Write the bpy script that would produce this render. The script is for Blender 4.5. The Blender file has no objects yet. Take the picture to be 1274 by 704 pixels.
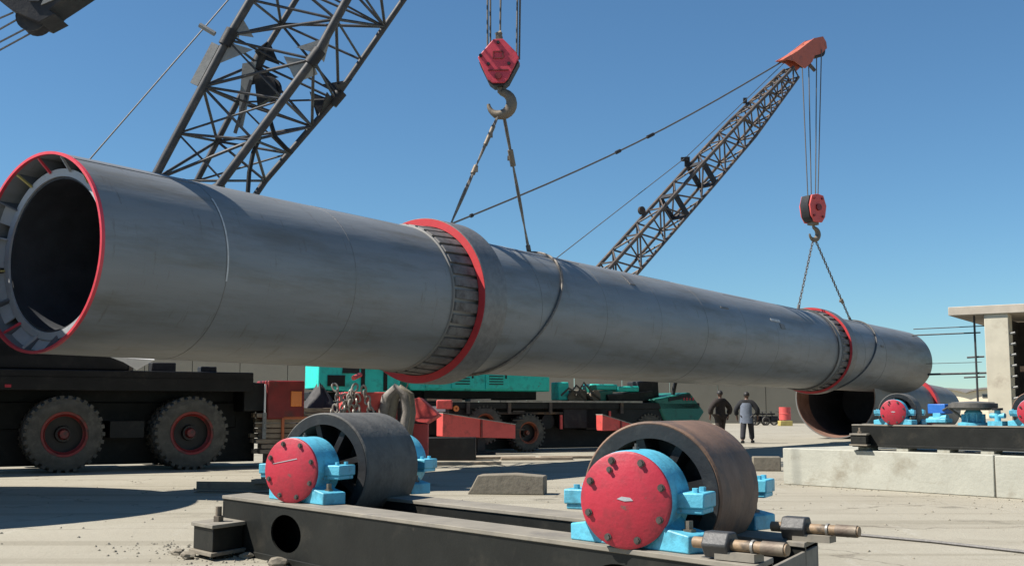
import bpy, math, random
from mathutils import Vector, Matrix
R_ = math.radians
rnd = random.Random(7)
C = bpy.context.scene.collection
SC = bpy.context.scene

# ------------------------------------------------------------------ camera
F, HOR, CAMH = 1400.0, 510.0, 1.1
PITCH = math.atan((HOR - 352.0) / F)
cam_d = bpy.data.cameras.new('camera'); cam = bpy.data.objects.new('camera', cam_d); C.objects.link(cam)
cam.location = (0, 0, CAMH); cam.rotation_euler = (math.pi / 2 + PITCH, 0, 0)
cam_d.sensor_fit = 'HORIZONTAL'; cam_d.sensor_width = 36; cam_d.lens = 36 * F / 1274
cam_d.clip_start = .1; cam_d.clip_end = 6000
SC.camera = cam

# ------------------------------------------------------------------ sky and sun
SUN = Vector((-.80, -.10, 1.0)).normalized()          # direction towards the sun
SEL = math.asin(SUN.z); SAZ = math.atan2(SUN.x, SUN.y)
w = bpy.data.worlds.new('World'); SC.world = w; w.use_nodes = True
nt = w.node_tree; bg = nt.nodes['Background']
sk = nt.nodes.new('ShaderNodeTexSky'); sk.sky_type = 'NISHITA'; sk.sun_disc = False
sk.sun_elevation = SEL; sk.sun_rotation = SAZ; sk.air_density = 1.2; sk.dust_density = .05; sk.ozone_density = 6.0; sk.altitude = 1500
tint = nt.nodes.new('ShaderNodeMix'); tint.data_type = 'RGBA'; tint.blend_type = 'MULTIPLY'; tint.inputs['Factor'].default_value = 1
tint.inputs['B'].default_value = (.76, .975, 1.0, 1)
nt.links.new(sk.outputs[0], tint.inputs['A']); nt.links.new(tint.outputs['Result'], bg.inputs['Color']); bg.inputs['Strength'].default_value = .066
sd = bpy.data.lights.new('sun', 'SUN'); so = bpy.data.objects.new('sun', sd); C.objects.link(so)
sd.energy = 5.0; sd.angle = R_(.5); sd.color = (1, .945, .86)
so.rotation_euler = SUN.to_track_quat('Z', 'Y').to_euler(); so.location = (-20, -5, 40)
SC.view_settings.view_transform = 'Standard'; SC.view_settings.look = 'None'
SC.view_settings.exposure = 0.8; SC.view_settings.gamma = 1

# ------------------------------------------------------------------ helpers
def at(px, py, Y):
    """world point at distance Y in front of the camera that is seen at a point of the photograph"""
    r = (px - 637) / F; u = (352 - py) / F; c, s = math.cos(PITCH), math.sin(PITCH)
    t = Y / (c - s * u)
    return Vector((t * r, Y, CAMH + t * (s + c * u)))

def tag(o, label=None, cat=None, group=None, kind=None):
    if label: o['label'] = label
    if cat: o['category'] = cat
    if group: o['group'] = group
    if kind: o['kind'] = kind
    return o

def thing(name, label, cat, loc=(0, 0, 0), rz=0, group=None, scale=1):
    o = bpy.data.objects.new(name, None); C.objects.link(o)
    o.empty_display_size = .2
    o.location = loc; o.rotation_euler = (0, 0, rz); o.scale = (scale,) * 3
    return tag(o, label, cat, group)

def org(o):
    v = Vector((0, 0, 0))
    while o is not None:
        v += o.location; o = o.parent
    return v

def copy_tree(o, parent=None):
    c = o.copy(); C.objects.link(c); c.parent = parent
    for ch in list(o.children): copy_tree(ch, c)
    return c

def perp(d):
    d = Vector(d).normalized()
    a = Vector((0, 0, 1)) if abs(d.z) < .9 else Vector((1, 0, 0))
    u = d.cross(a).normalized(); return d, u, u.cross(d).normalized()

class MB:
    def __init__(self): self.v = []; self.f = []
    def add(self, vs, fs):
        n = len(self.v); self.v += [Vector(x) for x in vs]; self.f += [tuple(i + n for i in q) for q in fs]; return self
    def box(self, c, s, rot=None):
        c = Vector(c); h = Vector(s) / 2
        vs = [Vector((x * h.x, y * h.y, z * h.z)) for z in (-1, 1) for y in (-1, 1) for x in (-1, 1)]
        if rot is not None: vs = [rot @ q for q in vs]
        return self.add([c + q for q in vs], [(0, 2, 3, 1), (4, 5, 7, 6), (0, 1, 5, 4), (2, 6, 7, 3), (0, 4, 6, 2), (1, 3, 7, 5)])
    def beam(self, p0, p1, wd, ht, up=(0, 0, 1)):
        p0, p1 = Vector(p0), Vector(p1); d = (p1 - p0); L = d.length; d.normalize()
        s = d.cross(Vector(up)).normalized(); u = s.cross(d)
        rot = Matrix((d, s, u)).transposed()
        return self.box((p0 + p1) / 2, (L, wd, ht), rot)
    def cyl(self, p0, p1, r0, r1=None, n=12, cap=True):
        r1 = r0 if r1 is None else r1
        p0, p1 = Vector(p0), Vector(p1); d, u, v = perp(p1 - p0)
        vs = []
        for p, r in ((p0, r0), (p1, r1)):
            vs += [p + r * (math.cos(2 * math.pi * i / n) * u + math.sin(2 * math.pi * i / n) * v) for i in range(n)]
        fs = [(i, i + n, (i + 1) % n + n, (i + 1) % n) for i in range(n)]
        if cap: fs += [tuple(range(n)), tuple(reversed(range(n, 2 * n)))]
        return self.add(vs, fs)
    def tube(self, pts, r, n=6, cap=True):
        pts = [Vector(p) for p in pts]; vs = []; m = len(pts)
        rs = r if isinstance(r, (list, tuple)) else [r] * m
        pu = None
        for i, p in enumerate(pts):
            d = (pts[min(i + 1, m - 1)] - pts[max(i - 1, 0)])
            if pu is None: d, u, v = perp(d)
            else:
                d = d.normalized(); u = (pu - d * pu.dot(d)).normalized(); v = u.cross(d)
            pu = u
            vs += [p + rs[i] * (math.cos(2 * math.pi * k / n) * u + math.sin(2 * math.pi * k / n) * v) for k in range(n)]
        fs = [(j * n + k, (j + 1) * n + k, (j + 1) * n + (k + 1) % n, j * n + (k + 1) % n) for j in range(m - 1) for k in range(n)]
        if cap: fs += [tuple(range(n)), tuple(reversed(range((m - 1) * n, m * n)))]
        return self.add(vs, fs)
    def loop(self, pts, r, n=6):
        m = len(pts); pts = [Vector(p) for p in pts]; vs = []
        cen = sum(pts, Vector()) / m
        for i, p in enumerate(pts):
            d = (pts[(i + 1) % m] - pts[i - 1]).normalized(); u = p - cen; u = (u - d * u.dot(d)).normalized(); v = u.cross(d)
            vs += [p + r * (math.cos(2 * math.pi * k / n) * u + math.sin(2 * math.pi * k / n) * v) for k in range(n)]
        return self.add(vs, [(j * n + k, ((j + 1) % m) * n + k, ((j + 1) % m) * n + (k + 1) % n, j * n + (k + 1) % n) for j in range(m) for k in range(n)])
    def lathe(self, prof, o=(0, 0, 0), ax=(1, 0, 0), n=32, closed=False, a0=0, a1=2 * math.pi, uv=None):
        """prof: list of (radius, x along axis)"""
        o = Vector(o); d, u, v = perp(ax)
        if uv: u, v = Vector(uv[0]), Vector(uv[1])
        full = abs(a1 - a0 - 2 * math.pi) < 1e-6; cnt = n if full else n + 1
        vs = []
        for r, x in prof:
            for i in range(cnt):
                a = a0 + (a1 - a0) * i / n
                vs.append(o + d * x + r * (math.cos(a) * u + math.sin(a) * v))
        m = len(prof); fs = []
        for j in range(m if closed else m - 1):
            j2 = (j + 1) % m
            for i in range(n):
                i2 = (i + 1) % cnt
                fs.append((j * cnt + i, j * cnt + i2, j2 * cnt + i2, j2 * cnt + i))
        if closed and not full:
            fs += [tuple(j * cnt for j in range(m)), tuple(reversed([j * cnt + n for j in range(m)]))]
        return self.add(vs, fs)
    def prism(self, poly, o, ux, uy, t):
        """poly in the ux,uy plane at o, pushed along the vector t"""
        o, ux, uy, t = Vector(o), Vector(ux), Vector(uy), Vector(t); n = len(poly)
        a = [o + ux * x + uy * y for x, y in poly]
        return self.add(a + [p + t for p in a], [tuple(range(n)), tuple(reversed(range(n, 2 * n)))] + [(i, (i + 1) % n, (i + 1) % n + n, i + n) for i in range(n)])
    def build(self, name, m, parent=None, world=False, smooth=True, bevel=0, ang=38, fix=True):
        me = bpy.data.meshes.new(name)
        o0 = org(parent) if (world and parent is not None) else Vector((0, 0, 0))
        me.from_pydata([tuple(q - o0) for q in self.v], [], self.f); me.validate()
        if fix:
            import bmesh
            b = bmesh.new(); b.from_mesh(me); bmesh.ops.recalc_face_normals(b, faces=b.faces); b.to_mesh(me); b.free()
        if smooth:
            me.polygons.foreach_set('use_smooth', [True] * len(me.polygons)); me.set_sharp_from_angle(angle=R_(ang))
        me.materials.append(m)
        o = bpy.data.objects.new(name, me); C.objects.link(o); o.parent = parent
        if bevel:
            bv = o.modifiers.new('bevel', 'BEVEL'); bv.width = bevel; bv.segments = 2; bv.limit_method = 'ANGLE'; bv.angle_limit = R_(40)
        return o

# ------------------------------------------------------------------ materials
def mat(name, col, rough=.6, metal=0, var=.18, scale=3, dirt=None, damt=.4, dscale=1.2, bump=.15, bscale=25, stretch=(1, 1, 1), spec=.5, wear=None, wthr=.66, wscale=9, wstretch=(1, 1, 1), wamt=1.0):
    m = bpy.data.materials.new(name); m.use_nodes = True
    t = m.node_tree; n = t.nodes; L = t.links; b = n['Principled BSDF']
    tc = n.new('ShaderNodeTexCoord'); mp = n.new('ShaderNodeMapping'); mp.inputs['Scale'].default_value = stretch
    L.new(tc.outputs['Object'], mp.inputs['Vector'])
    def noise(s, d=5, r=.6):
        q = n.new('ShaderNodeTexNoise'); q.inputs['Scale'].default_value = s; q.inputs['Detail'].default_value = d; q.inputs['Roughness'].default_value = r
        L.new(mp.outputs[0], q.inputs['Vector']); return q
    n1 = noise(scale)
    mx = n.new('ShaderNodeMix'); mx.data_type = 'RGBA'
    lo = [max(0, c * (1 - var)) for c in col]; hi = [min(1, c * (1 + var)) for c in col]
    mx.inputs['A'].default_value = (*lo, 1); mx.inputs['B'].default_value = (*hi, 1)
    rp = n.new('ShaderNodeMapRange'); rp.inputs[1].default_value = .3; rp.inputs[2].default_value = .7
    L.new(n1.outputs[0], rp.inputs[0]); L.new(rp.outputs[0], mx.inputs['Factor']); out = mx.outputs['Result']
    if dirt:
        n2 = noise(dscale, 8, .7); r2 = n.new('ShaderNodeMapRange'); r2.inputs[1].default_value = .72 - damt * .5; r2.inputs[2].default_value = .86 - damt * .4
        L.new(n2.outputs[0], r2.inputs[0]); m2 = n.new('ShaderNodeMix'); m2.data_type = 'RGBA'
        m2.inputs['B'].default_value = (*dirt, 1); L.new(out, m2.inputs['A']); L.new(r2.outputs[0], m2.inputs['Factor']); out = m2.outputs['Result']
    if wear:
        mq = n.new('ShaderNodeMapping'); mq.inputs['Scale'].default_value = wstretch; mq.inputs['Location'].default_value = (3.1, 1.7, 5.3)
        L.new(tc.outputs['Object'], mq.inputs['Vector']); n5 = noise(wscale, 10, .78); L.new(mq.outputs[0], n5.inputs['Vector'])
        r5 = n.new('ShaderNodeMapRange'); r5.inputs[1].default_value = wthr; r5.inputs[2].default_value = wthr + .05; r5.inputs[4].default_value = wamt
        L.new(n5.outputs[0], r5.inputs[0]); m5 = n.new('ShaderNodeMix'); m5.data_type = 'RGBA'
        m5.inputs['B'].default_value = (*wear, 1); L.new(out, m5.inputs['A']); L.new(r5.outputs[0], m5.inputs['Factor']); out = m5.outputs['Result']
    L.new(out, b.inputs['Base Color'])
    n3 = noise(scale * 2.3); r3 = n.new('ShaderNodeMapRange'); r3.inputs[3].default_value = max(.05, rough - .12); r3.inputs[4].default_value = min(1, rough + .12)
    L.new(n3.outputs[0], r3.inputs[0]); L.new(r3.outputs[0], b.inputs['Roughness'])
    b.inputs['Metallic'].default_value = metal; b.inputs['Specular IOR Level'].default_value = spec
    if bump:
        n4 = noise(bscale, 6); bp = n.new('ShaderNodeBump'); bp.inputs['Strength'].default_value = bump; bp.inputs['Distance'].default_value = .02
        L.new(n4.outputs[0], bp.inputs['Height']); L.new(bp.outputs[0], b.inputs['Normal'])
    return m

M = {}
M['shell'] = mat('mill_scale_steel', (.195, .205, .212), .50, .08, .13, 1.3, (.14, .135, .12), .46, .9, .35, 3.2, (.30, 1.8, 1.8), wear=(.11, .09, .07), wthr=.585, wscale=2.6, wstretch=(3.2, .5, .5), wamt=.45)
M['shell2'] = mat('dusty_steel', (.17, .165, .155), .6, .1, .15, 1.5, (.2, .16, .13), .4, .8, .05, 20)
M['rustshell'] = mat('rusty_inner_steel', (.22, .12, .085), .8, 0, .3, 2, (.12, .06, .04), .4, 1.5, .2)
M['weld'] = mat('weld_steel', (.17, .165, .16), .5, .3, .2, 8, bump=.3)
M['pad'] = mat('ring_pad_steel', (.13, .125, .12), .65, .1, .3, 6, (.06, .05, .045), .45, 5)
M['chalk'] = mat('chalk_paint', (.5, .5, .49), .9, 0, .2, 9)
M['red'] = mat('red_oxide_paint', (.42, .02, .04), .5, 0, .16, 4, (.20, .022, .03), .46, 4, .12, 40, wear=(.15, .07, .06), wthr=.60, wscale=9)
M['ringred'] = mat('red_primer', (.50, .035, .04), .5, 0, .18, 2, (.30, .03, .03), .35, 2, .1)
M['hookred'] = mat('hook_red_paint', (.55, .045, .07), .5, 0, .12, 4, (.3, .03, .04), .4, 5, .05, wear=(.12, .09, .08), wthr=.63, wscale=8)
M['rimred'] = mat('rim_edge_red', (.6, .05, .07), .5)
M['darkred'] = mat('dark_red_paint', (.20, .014, .012), .5, 0, .3, 3, (.05, .03, .02), .4, 2)
M['outred'] = mat('faded_red_paint', (.62, .085, .075), .55, 0, .18, 3, (.30, .055, .045), .40, 3, wear=(.13, .09, .07), wthr=.62, wscale=6)
M['orange'] = mat('orange_paint', (.55, .15, .05), .5, 0, .2, 3, (.25, .07, .03), .4, 3)
M['headred'] = mat('faded_orange_red_paint', (.42, .10, .055), .55, 0, .2, 3, (.2, .055, .035), .46, 3, wear=(.10, .07, .06), wthr=.6, wscale=5)
M['amber'] = mat('amber_lens', (.8, .22, .03), .25, 0, .1)
M['cyan'] = mat('sky_blue_paint', (.10, .42, .56), .48, 0, .14, 4, (.06, .22, .29), .46, 5, .2, 45, wear=(.12, .13, .13), wthr=.61, wscale=9)
M['blue'] = mat('blue_paint', (.02, .13, .45), .45, 0, .15, 4)
M['teal'] = mat('teal_paint', (.02, .62, .52), .45, 0, .2, 2, (.02, .22, .19), .42, 2, .04, wear=(.10, .11, .10), wthr=.62, wscale=4)
M['green'] = mat('green_paint', (.012, .16, .12), .5, 0, .25, 2, (.01, .05, .04), .45, 2, .1)
M['black'] = mat('black_paint', (.009, .009, .009), .55, 0, .35, 3, (.024, .022, .018), .36, 3, .12, spec=.3)
M['blacks'] = mat('black_beam_paint', (.013, .0135, .012), .5, 0, .3, 2, (.03, .028, .023), .36, 2.5, .1, spec=.25, wear=(.06, .05, .04), wthr=.66, wscale=5)
M['beamtop'] = mat('dusty_beam_flange', (.20, .18, .145), .8, 0, .2, 4, (.12, .11, .10), .38, 3, .1)
M['rubber'] = mat('tyre_rubber', (.075, .070, .060), .9, 0, .3, 6, (.13, .12, .10), .45, 4, .2)
M['roller_a'] = mat('dark_forged_steel', (.085, .082, .075), .75, .0, .3, 5, (.11, .105, .095), .5, 9, .3)
M['roller_b'] = mat('rusted_forged_steel', (.17, .10, .065), .72, .1, .3, 3, (.06, .05, .045), .46, 4, .2)
M['rollface'] = mat('roller_face_paint', (.016, .017, .019), .5, .05, .3, 5, (.05, .05, .048), .38, 6, .15)
M['bolt'] = mat('bolt_steel', (.10, .09, .08), .5, .5, .3, 10)
M['brightsteel'] = mat('worn_bright_steel', (.22, .21, .19), .5, .4, .25, 6)
M['brass'] = mat('greased_screw_steel', (.25, .17, .10), .6, .1, .25, 12, (.07, .055, .04), .42, 10)
M['hex'] = mat('black_hex_steel', (.05, .05, .05), .55, .2, .3, 8, bump=.3)
M['boom'] = mat('boom_grey_paint', (.045, .046, .05), .55, .05, .25, 4, (.09, .075, .065), .38, 4, .1, spec=.3)
M['boom2'] = mat('boom_weathered_paint', (.075, .062, .055), .6, .05, .3, 3, (.19, .12, .07), .42, 2.5, .1, spec=.3)
M['plate'] = mat('grey_plate_paint', (.20, .20, .19), .6, 0, .2, 4, (.16, .15, .14), .4, 3)
M['dplate'] = mat('dark_plate_paint', (.020, .020, .023), .6, 0, .3, 4, (.045, .04, .035), .38, 4, spec=.3)
M['rope'] = mat('wire_rope', (.10, .095, .09), .6, .3, .2, 30)
M['rope2'] = mat('greased_rope', (.16, .14, .12), .7, .1, .3, 20, (.32, .27, .2), .4, 6)
M['hook'] = mat('forged_hook', (.17, .14, .105), .6, .3, .25, 6, (.11, .08, .06), .4, 6, .2)
M['chain'] = mat('galvanised_chain', (.30, .275, .24), .5, .3, .3, 9)
M['concrete'] = mat('plinth_concrete', (.36, .355, .30), .9, 0, .1, 2, (.25, .23, .18), .40, 1.6, .3, 18, wear=(.22, .19, .14), wthr=.60, wscale=1.4, wstretch=(.6, .6, 4), wamt=.5)
M['conc2'] = mat('column_concrete', (.50, .46, .36), .9, 0, .1, 1.5, (.36, .31, .24), .36, 1.2, .1)
M['slab'] = mat('slab_concrete', (.42, .37, .30), .9, 0, .12, 1.5)
M['block'] = mat('grey_concrete_block', (.19, .165, .125), .95, 0, .2, 5, (.11, .09, .07), .4, 5, .4, 12)
M['gravel'] = mat('gravel_stone', (.24, .215, .165), .95, 0, .3, 9)
M['wood'] = mat('weathered_timber', (.30, .235, .17), .85, 0, .3, 5, (.12, .09, .07), .42, 6, .2, 20, (1, 6, 6))
M['tarp'] = mat('dark_tarpaulin', (.03, .028, .03), .7, 0, .3, 4)
M['sack'] = mat('brown_sackcloth', (.20, .145, .10), .9, 0, .25, 8, bump=.4)
M['canvas'] = mat('grey_canvas', (.20, .18, .16), .9, 0, .25, 8, bump=.3)
M['bwall'] = mat('grey_render_wall', (.195, .175, .135), .95, 0, .1, .5, (.15, .13, .105), .42, .12, 0)
M['ware'] = mat('cream_render', (.66, .57, .42), .9, 0, .08, .2)
M['wareroof'] = mat('grey_vault_roof', (.18, .17, .16), .8)
M['brick'] = mat('dark_brick_infill', (.045, .04, .036), .9, 0, .25, 2)
M['brown'] = mat('pink_brown_paint', (.36, .24, .17), .8)
M['cloth1'] = mat('dark_brown_cloth', (.022, .015, .013), .9, 0, .3, 6, bump=.3)
M['cloth2'] = mat('black_cloth', (.009, .0095, .012), .9, 0, .3, 6, bump=.3)
M['cloth3'] = mat('pale_blue_cloth', (.12, .14, .18), .9, 0, .2, 6, bump=.3)
M['trouser1'] = mat('brown_trouser_cloth', (.03, .02, .015), .9, 0, .3, 6, bump=.3)
M['trouser2'] = mat('dark_grey_trouser_cloth', (.02, .02, .025), .9, 0, .3, 6, bump=.3)
M['skin'] = mat('skin', (.12, .06, .04), .55, 0, .1, 8, bump=.05)
M['hair'] = mat('black_hair', (.012, .01, .01), .6, 0, .2, 30)
M['glass'] = mat('dark_glass', (.02, .025, .03), .1, 0, .1)
M['white'] = mat('white_paint', (.72, .72, .70), .5, 0, .06)
M['yellow'] = mat('yellow_paint', (.42, .33, .10), .6)
M['tank'] = mat('shadow_tank_paint', (.5, .5, .48), .5)
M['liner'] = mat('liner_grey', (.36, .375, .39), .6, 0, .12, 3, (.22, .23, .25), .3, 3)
M['bore_shade'] = mat('painted_bore_shade', (.03, .033, .04), .7, 0, .3, 3)  # shade inside the shells is put into this colour
M['fin_grey'] = mat('fin_grey', (.10, .11, .125), .6)

# ground material: dusty concrete yard, stained, with swept streaks
def ground_mat():
    m = bpy.data.materials.new('dusty_concrete_ground'); m.use_nodes = True
    t = m.node_tree; n = t.nodes; L = t.links; b = n['Principled BSDF']
    tc = n.new('ShaderNodeTexCoord')
    def noise(s, d, r, st=(1, 1, 1), rot=0):
        mp = n.new('ShaderNodeMapping'); mp.inputs['Scale'].default_value = st; mp.inputs['Rotation'].default_value = (0, 0, rot); L.new(tc.outputs['Object'], mp.inputs[0])
        q = n.new('ShaderNodeTexNoise'); q.inputs['Scale'].default_value = s; q.inputs['Detail'].default_value = d; q.inputs['Roughness'].default_value = r
        L.new(mp.outputs[0], q.inputs['Vector']); return q.outputs[0]
    def rng(x, a, bb, c=0., d=1.):
        q = n.new('ShaderNodeMapRange'); q.inputs[1].default_value = a; q.inputs[2].default_value = bb; q.inputs[3].default_value = c; q.inputs[4].default_value = d; L.new(x, q.inputs[0]); return q.outputs[0]
    def mix(f, a, bb):
        q = n.new('ShaderNodeMix'); q.data_type = 'RGBA'; L.new(f, q.inputs['Factor'])
        for k, v in (('A', a), ('B', bb)):
            if isinstance(v, tuple): q.inputs[k].default_value = (*v, 1)
            else: L.new(v, q.inputs[k])
        return q.outputs['Result']
    c = mix(rng(noise(.35, 6, .6), .35, .65), (.27, .245, .19), (.32, .295, .235))
    c = mix(rng(noise(.9, 8, .7, (.35, 1.6, 1), .5), .55, .72, 0, .7), c, (.195, .17, .125))
    c = mix(rng(noise(3.5, 8, .75), .60, .74, 0, .55), c, (.155, .135, .10))
    c = mix(rng(noise(75, 6, .8), .52, .62, 0, .45), c, (.15, .135, .105))
    c = mix(rng(noise(30, 4, .6), .35, .7, 0, .3), c, (.35, .33, .275))
    tr = n.new('ShaderNodeTexNoise'); mpt = n.new('ShaderNodeMapping'); mpt.inputs['Rotation'].default_value = (0, 0, R_(22)); mpt.inputs['Scale'].default_value = (.05, 1.5, 1)
    L.new(tc.outputs['Object'], mpt.inputs[0]); L.new(mpt.outputs[0], tr.inputs['Vector']); tr.inputs['Scale'].default_value = 1.1; tr.inputs['Detail'].default_value = 4
    c = mix(rng(tr.outputs[0], .56, .64, 0, .5), c, (.20, .18, .135))
    c = mix(rng(noise(.55, 6, .6), .61, .68, 0, .6), c, (.10, .09, .07))
    c = mix(rng(noise(1.7, 9, .8, (1.8, .35, 1), -.4), .57, .66, 0, .5), c, (.37, .35, .30))
    vo = n.new('ShaderNodeTexVoronoi'); vo.feature = 'DISTANCE_TO_EDGE'; vo.inputs['Scale'].default_value = .33
    wp = n.new('ShaderNodeVectorMath'); wp.operation = 'ADD'; nn = n.new('ShaderNodeTexNoise'); nn.inputs['Scale'].default_value = 1.3; nn.inputs['Detail'].default_value = 6
    L.new(tc.outputs['Object'], nn.inputs['Vector']); L.new(tc.outputs['Object'], wp.inputs[0]); L.new(nn.outputs['Color'], wp.inputs[1]); L.new(wp.outputs[0], vo.inputs['Vector'])
    c = mix(rng(vo.outputs['Distance'], 0, .008, .55, 0), c, (.09, .075, .055))
    L.new(c, b.inputs['Base Color']); b.inputs['Roughness'].default_value = .95; b.inputs['Specular IOR Level'].default_value = .25
    bp = n.new('ShaderNodeBump'); bp.inputs['Strength'].default_value = .5; bp.inputs['Distance'].default_value = .03
    L.new(noise(9, 10, .75), bp.inputs['Height']); L.new(bp.outputs[0], b.inputs['Normal'])
    return m

# ------------------------------------------------------------------ ground
g = MB()
xs = [-3000, -400, -60, 60, 400, 3000]; ys = [-3000, -300, -40, 60, 400, 3000]
g.add([(x, y, 0) for y in ys for x in xs], [(j * 6 + i, j * 6 + i + 1, (j + 1) * 6 + i + 1, (j + 1) * 6 + i) for j in range(5) for i in range(5)])
tag(g.build('ground', ground_mat(), smooth=False), 'pale dusty concrete yard stretching to the horizon', kind='structure')
# paved strips of the yard, a hair above the ground sheet, with open joints
gr = random.Random(3)

# ------------------------------------------------------------------ background buildings
def boundary():
    Y = 95; zt = 5.6
    x0, x1 = at(60, 500, Y).x, at(1012, 500, Y).x
    t = thing('boundary_wall', 'long plain grey boundary wall at the back of the yard under the raised shell', 'wall', (x0, Y, 0))
    n = 16; wd = (x1 - x0) / n
    first = MB().box((wd / 2, 0, zt / 2), (wd - .06, .3, zt)).build('wall_panel', M['bwall'], t)
    for i in range(1, n):
        c = first.copy(); C.objects.link(c); c.location.x = i * wd
    MB().box(((x1 - x0) / 2, 0, zt + .02), (x1 - x0, .22, .16)).build('coping', M['bwall'], t)
boundary()

def warehouse():
    Y = 160; s = Y / F
    x0 = at(1093, 500, Y).x; x1 = x0 + 18.0
    t = thing('warehouse', 'far cream warehouse with a wavy vaulted roof beside the concrete frame', 'warehouse', (x0, Y, 0), R_(-37))
    Wd = x1 - x0; nb = 3; bw = Wd / nb; zv = 3.35; zp = 3.9
    poly = [(0, 0), (Wd, 0)]
    arc = []
    for b in range(nb):
        for k in range(13):
            u = k / 12; arc.append((b * bw + u * bw, zv + (zp - zv) * math.sin(math.pi * u) ** .8))
    # offset so that a peak stands at the pixel column of the photo
    MB().prism(poly + arc[::-1], (0, 0, 0), (1, 0, 0), (0, 0, 1), (0, 20, 0)).build('wall', M['ware'], t)
    rf = MB()
    for i in range(len(arc) - 1):
        (a, za), (b, zb) = arc[i], arc[i + 1]
        if b - a < 1e-6: continue
        rf.add([(a, -.5, za + .02), (b, -.5, zb + .02), (b, 20, zb + .02), (a, 20, za + .02), (a, -.5, za + .24), (b, -.5, zb + .24), (b, 20, zb + .24), (a, 20, za + .24)],
               [(0, 1, 2, 3), (4, 5, 6, 7), (0, 1, 5, 4), (2, 3, 7, 6)])
    rf.build('roof', M['wareroof'], t, smooth=False)
    for b in range(nb):
        for dx, wd, ht, zz in ((.42, 1.0, .45, 3.0), (.74, .9, .3, 2.3)):
            x = b * bw + dx * bw
            wn = MB().box((x, -.02, zz), (wd, .12, ht)).build('window', M['plate'], t)
            MB().box((x, -.06, zz), (wd * .86, .1, ht * .7)).build('pane', M['glass'], wn)
warehouse()

def frame_building():
    az = R_(124); u = Vector((math.sin(az), math.cos(az), 0)); v = Vector((-u.y, u.x, 0))
    P = Vector((17.5, 45, 0)); rz = math.atan2(u.y, u.x)
    t = thing('concrete_building', 'unfinished concrete frame building with a thick flat roof slab at the right edge', 'building', P, rz)
    MB().box((5, 3.4, 5.03), (10, 6.8, .34)).build('roof_slab', M['slab'], t, bevel=.02)
    col = MB().box((1.76, .5, 2.43), (.88, .8, 4.86)).build('column', M['conc2'], t, bevel=.02)
    for i in range(1, 3):
        c = col.copy(); C.objects.link(c); c.location = (3.6 * i, 0, 0)
    MB().box((5.2, 4.6, 2.4), (7.2, .2, 4.8)).build('infill_wall', M['brick'], t)
    MB().box((1.7, 2.75, 2.4), (.16, 3.6, 4.8)).build('infill_wall', M['brick'], t)
    MB().box((3.5, 2.2, 2.75), (2.6, .18, .22)).build('tie_beam', M['brown'], t)
    MB().box((3.3, 2.2, 1.3), (.28, .26, 2.6)).build('prop', M['brown'], t)
    MB().box((2.95, 2.4, 3.9), (.12, .12, 1.2)).build('batten', M['brown'], t)
    # small stubs along the column edge (starter ties)
    for k in range(9):
        MB().cyl((2.21, .2, .7 + k * .42), (2.42, .2, .74 + k * .42), .05, n=6).build('tie_bar', M['plate'], t)
    # scaffold
    s = thing('scaffold', 'thin scaffold poles standing beside the concrete column', 'scaffold', P + u * .85 + v * .6, rz)
    MB().cyl((0, 0, 0), (0, 0, 4.86), .042, n=8).build('standard', M['boom'], s)
    for z, a, b, r in ((4.42, -2.4, .4, .03), (4.16, -3.3, .2, .045), (3.2, -.35, .3, .06), (2.98, -3.0, .2, .02), (2.55, -1.9, .35, .07), (2.4, -.5, .3, .05)):
        MB().cyl((a, 0.07, z), (b, 0.07, z + .02), r * .7, n=6).build('ledger', M['boom'], s)
frame_building()

# ------------------------------------------------------------------ kiln shells
KP = Vector((-6.07, 14.30, 3.114)); KAZ = .593; KL = 40.3; KR = 1.30
KD = Vector((math.sin(KAZ), math.cos(KAZ), 0)); KRZ = math.atan2(KD.y, KD.x)
def kx(s, ang, r):   # world point on the kiln: distance along, angle (0 = camera side horizontal, pi/2 = top)
    n = Vector((KD.y, -KD.x, 0))
    return KP + KD * s + r * (math.cos(ang) * n + math.sin(ang) * Vector((0, 0, 1)))

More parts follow.
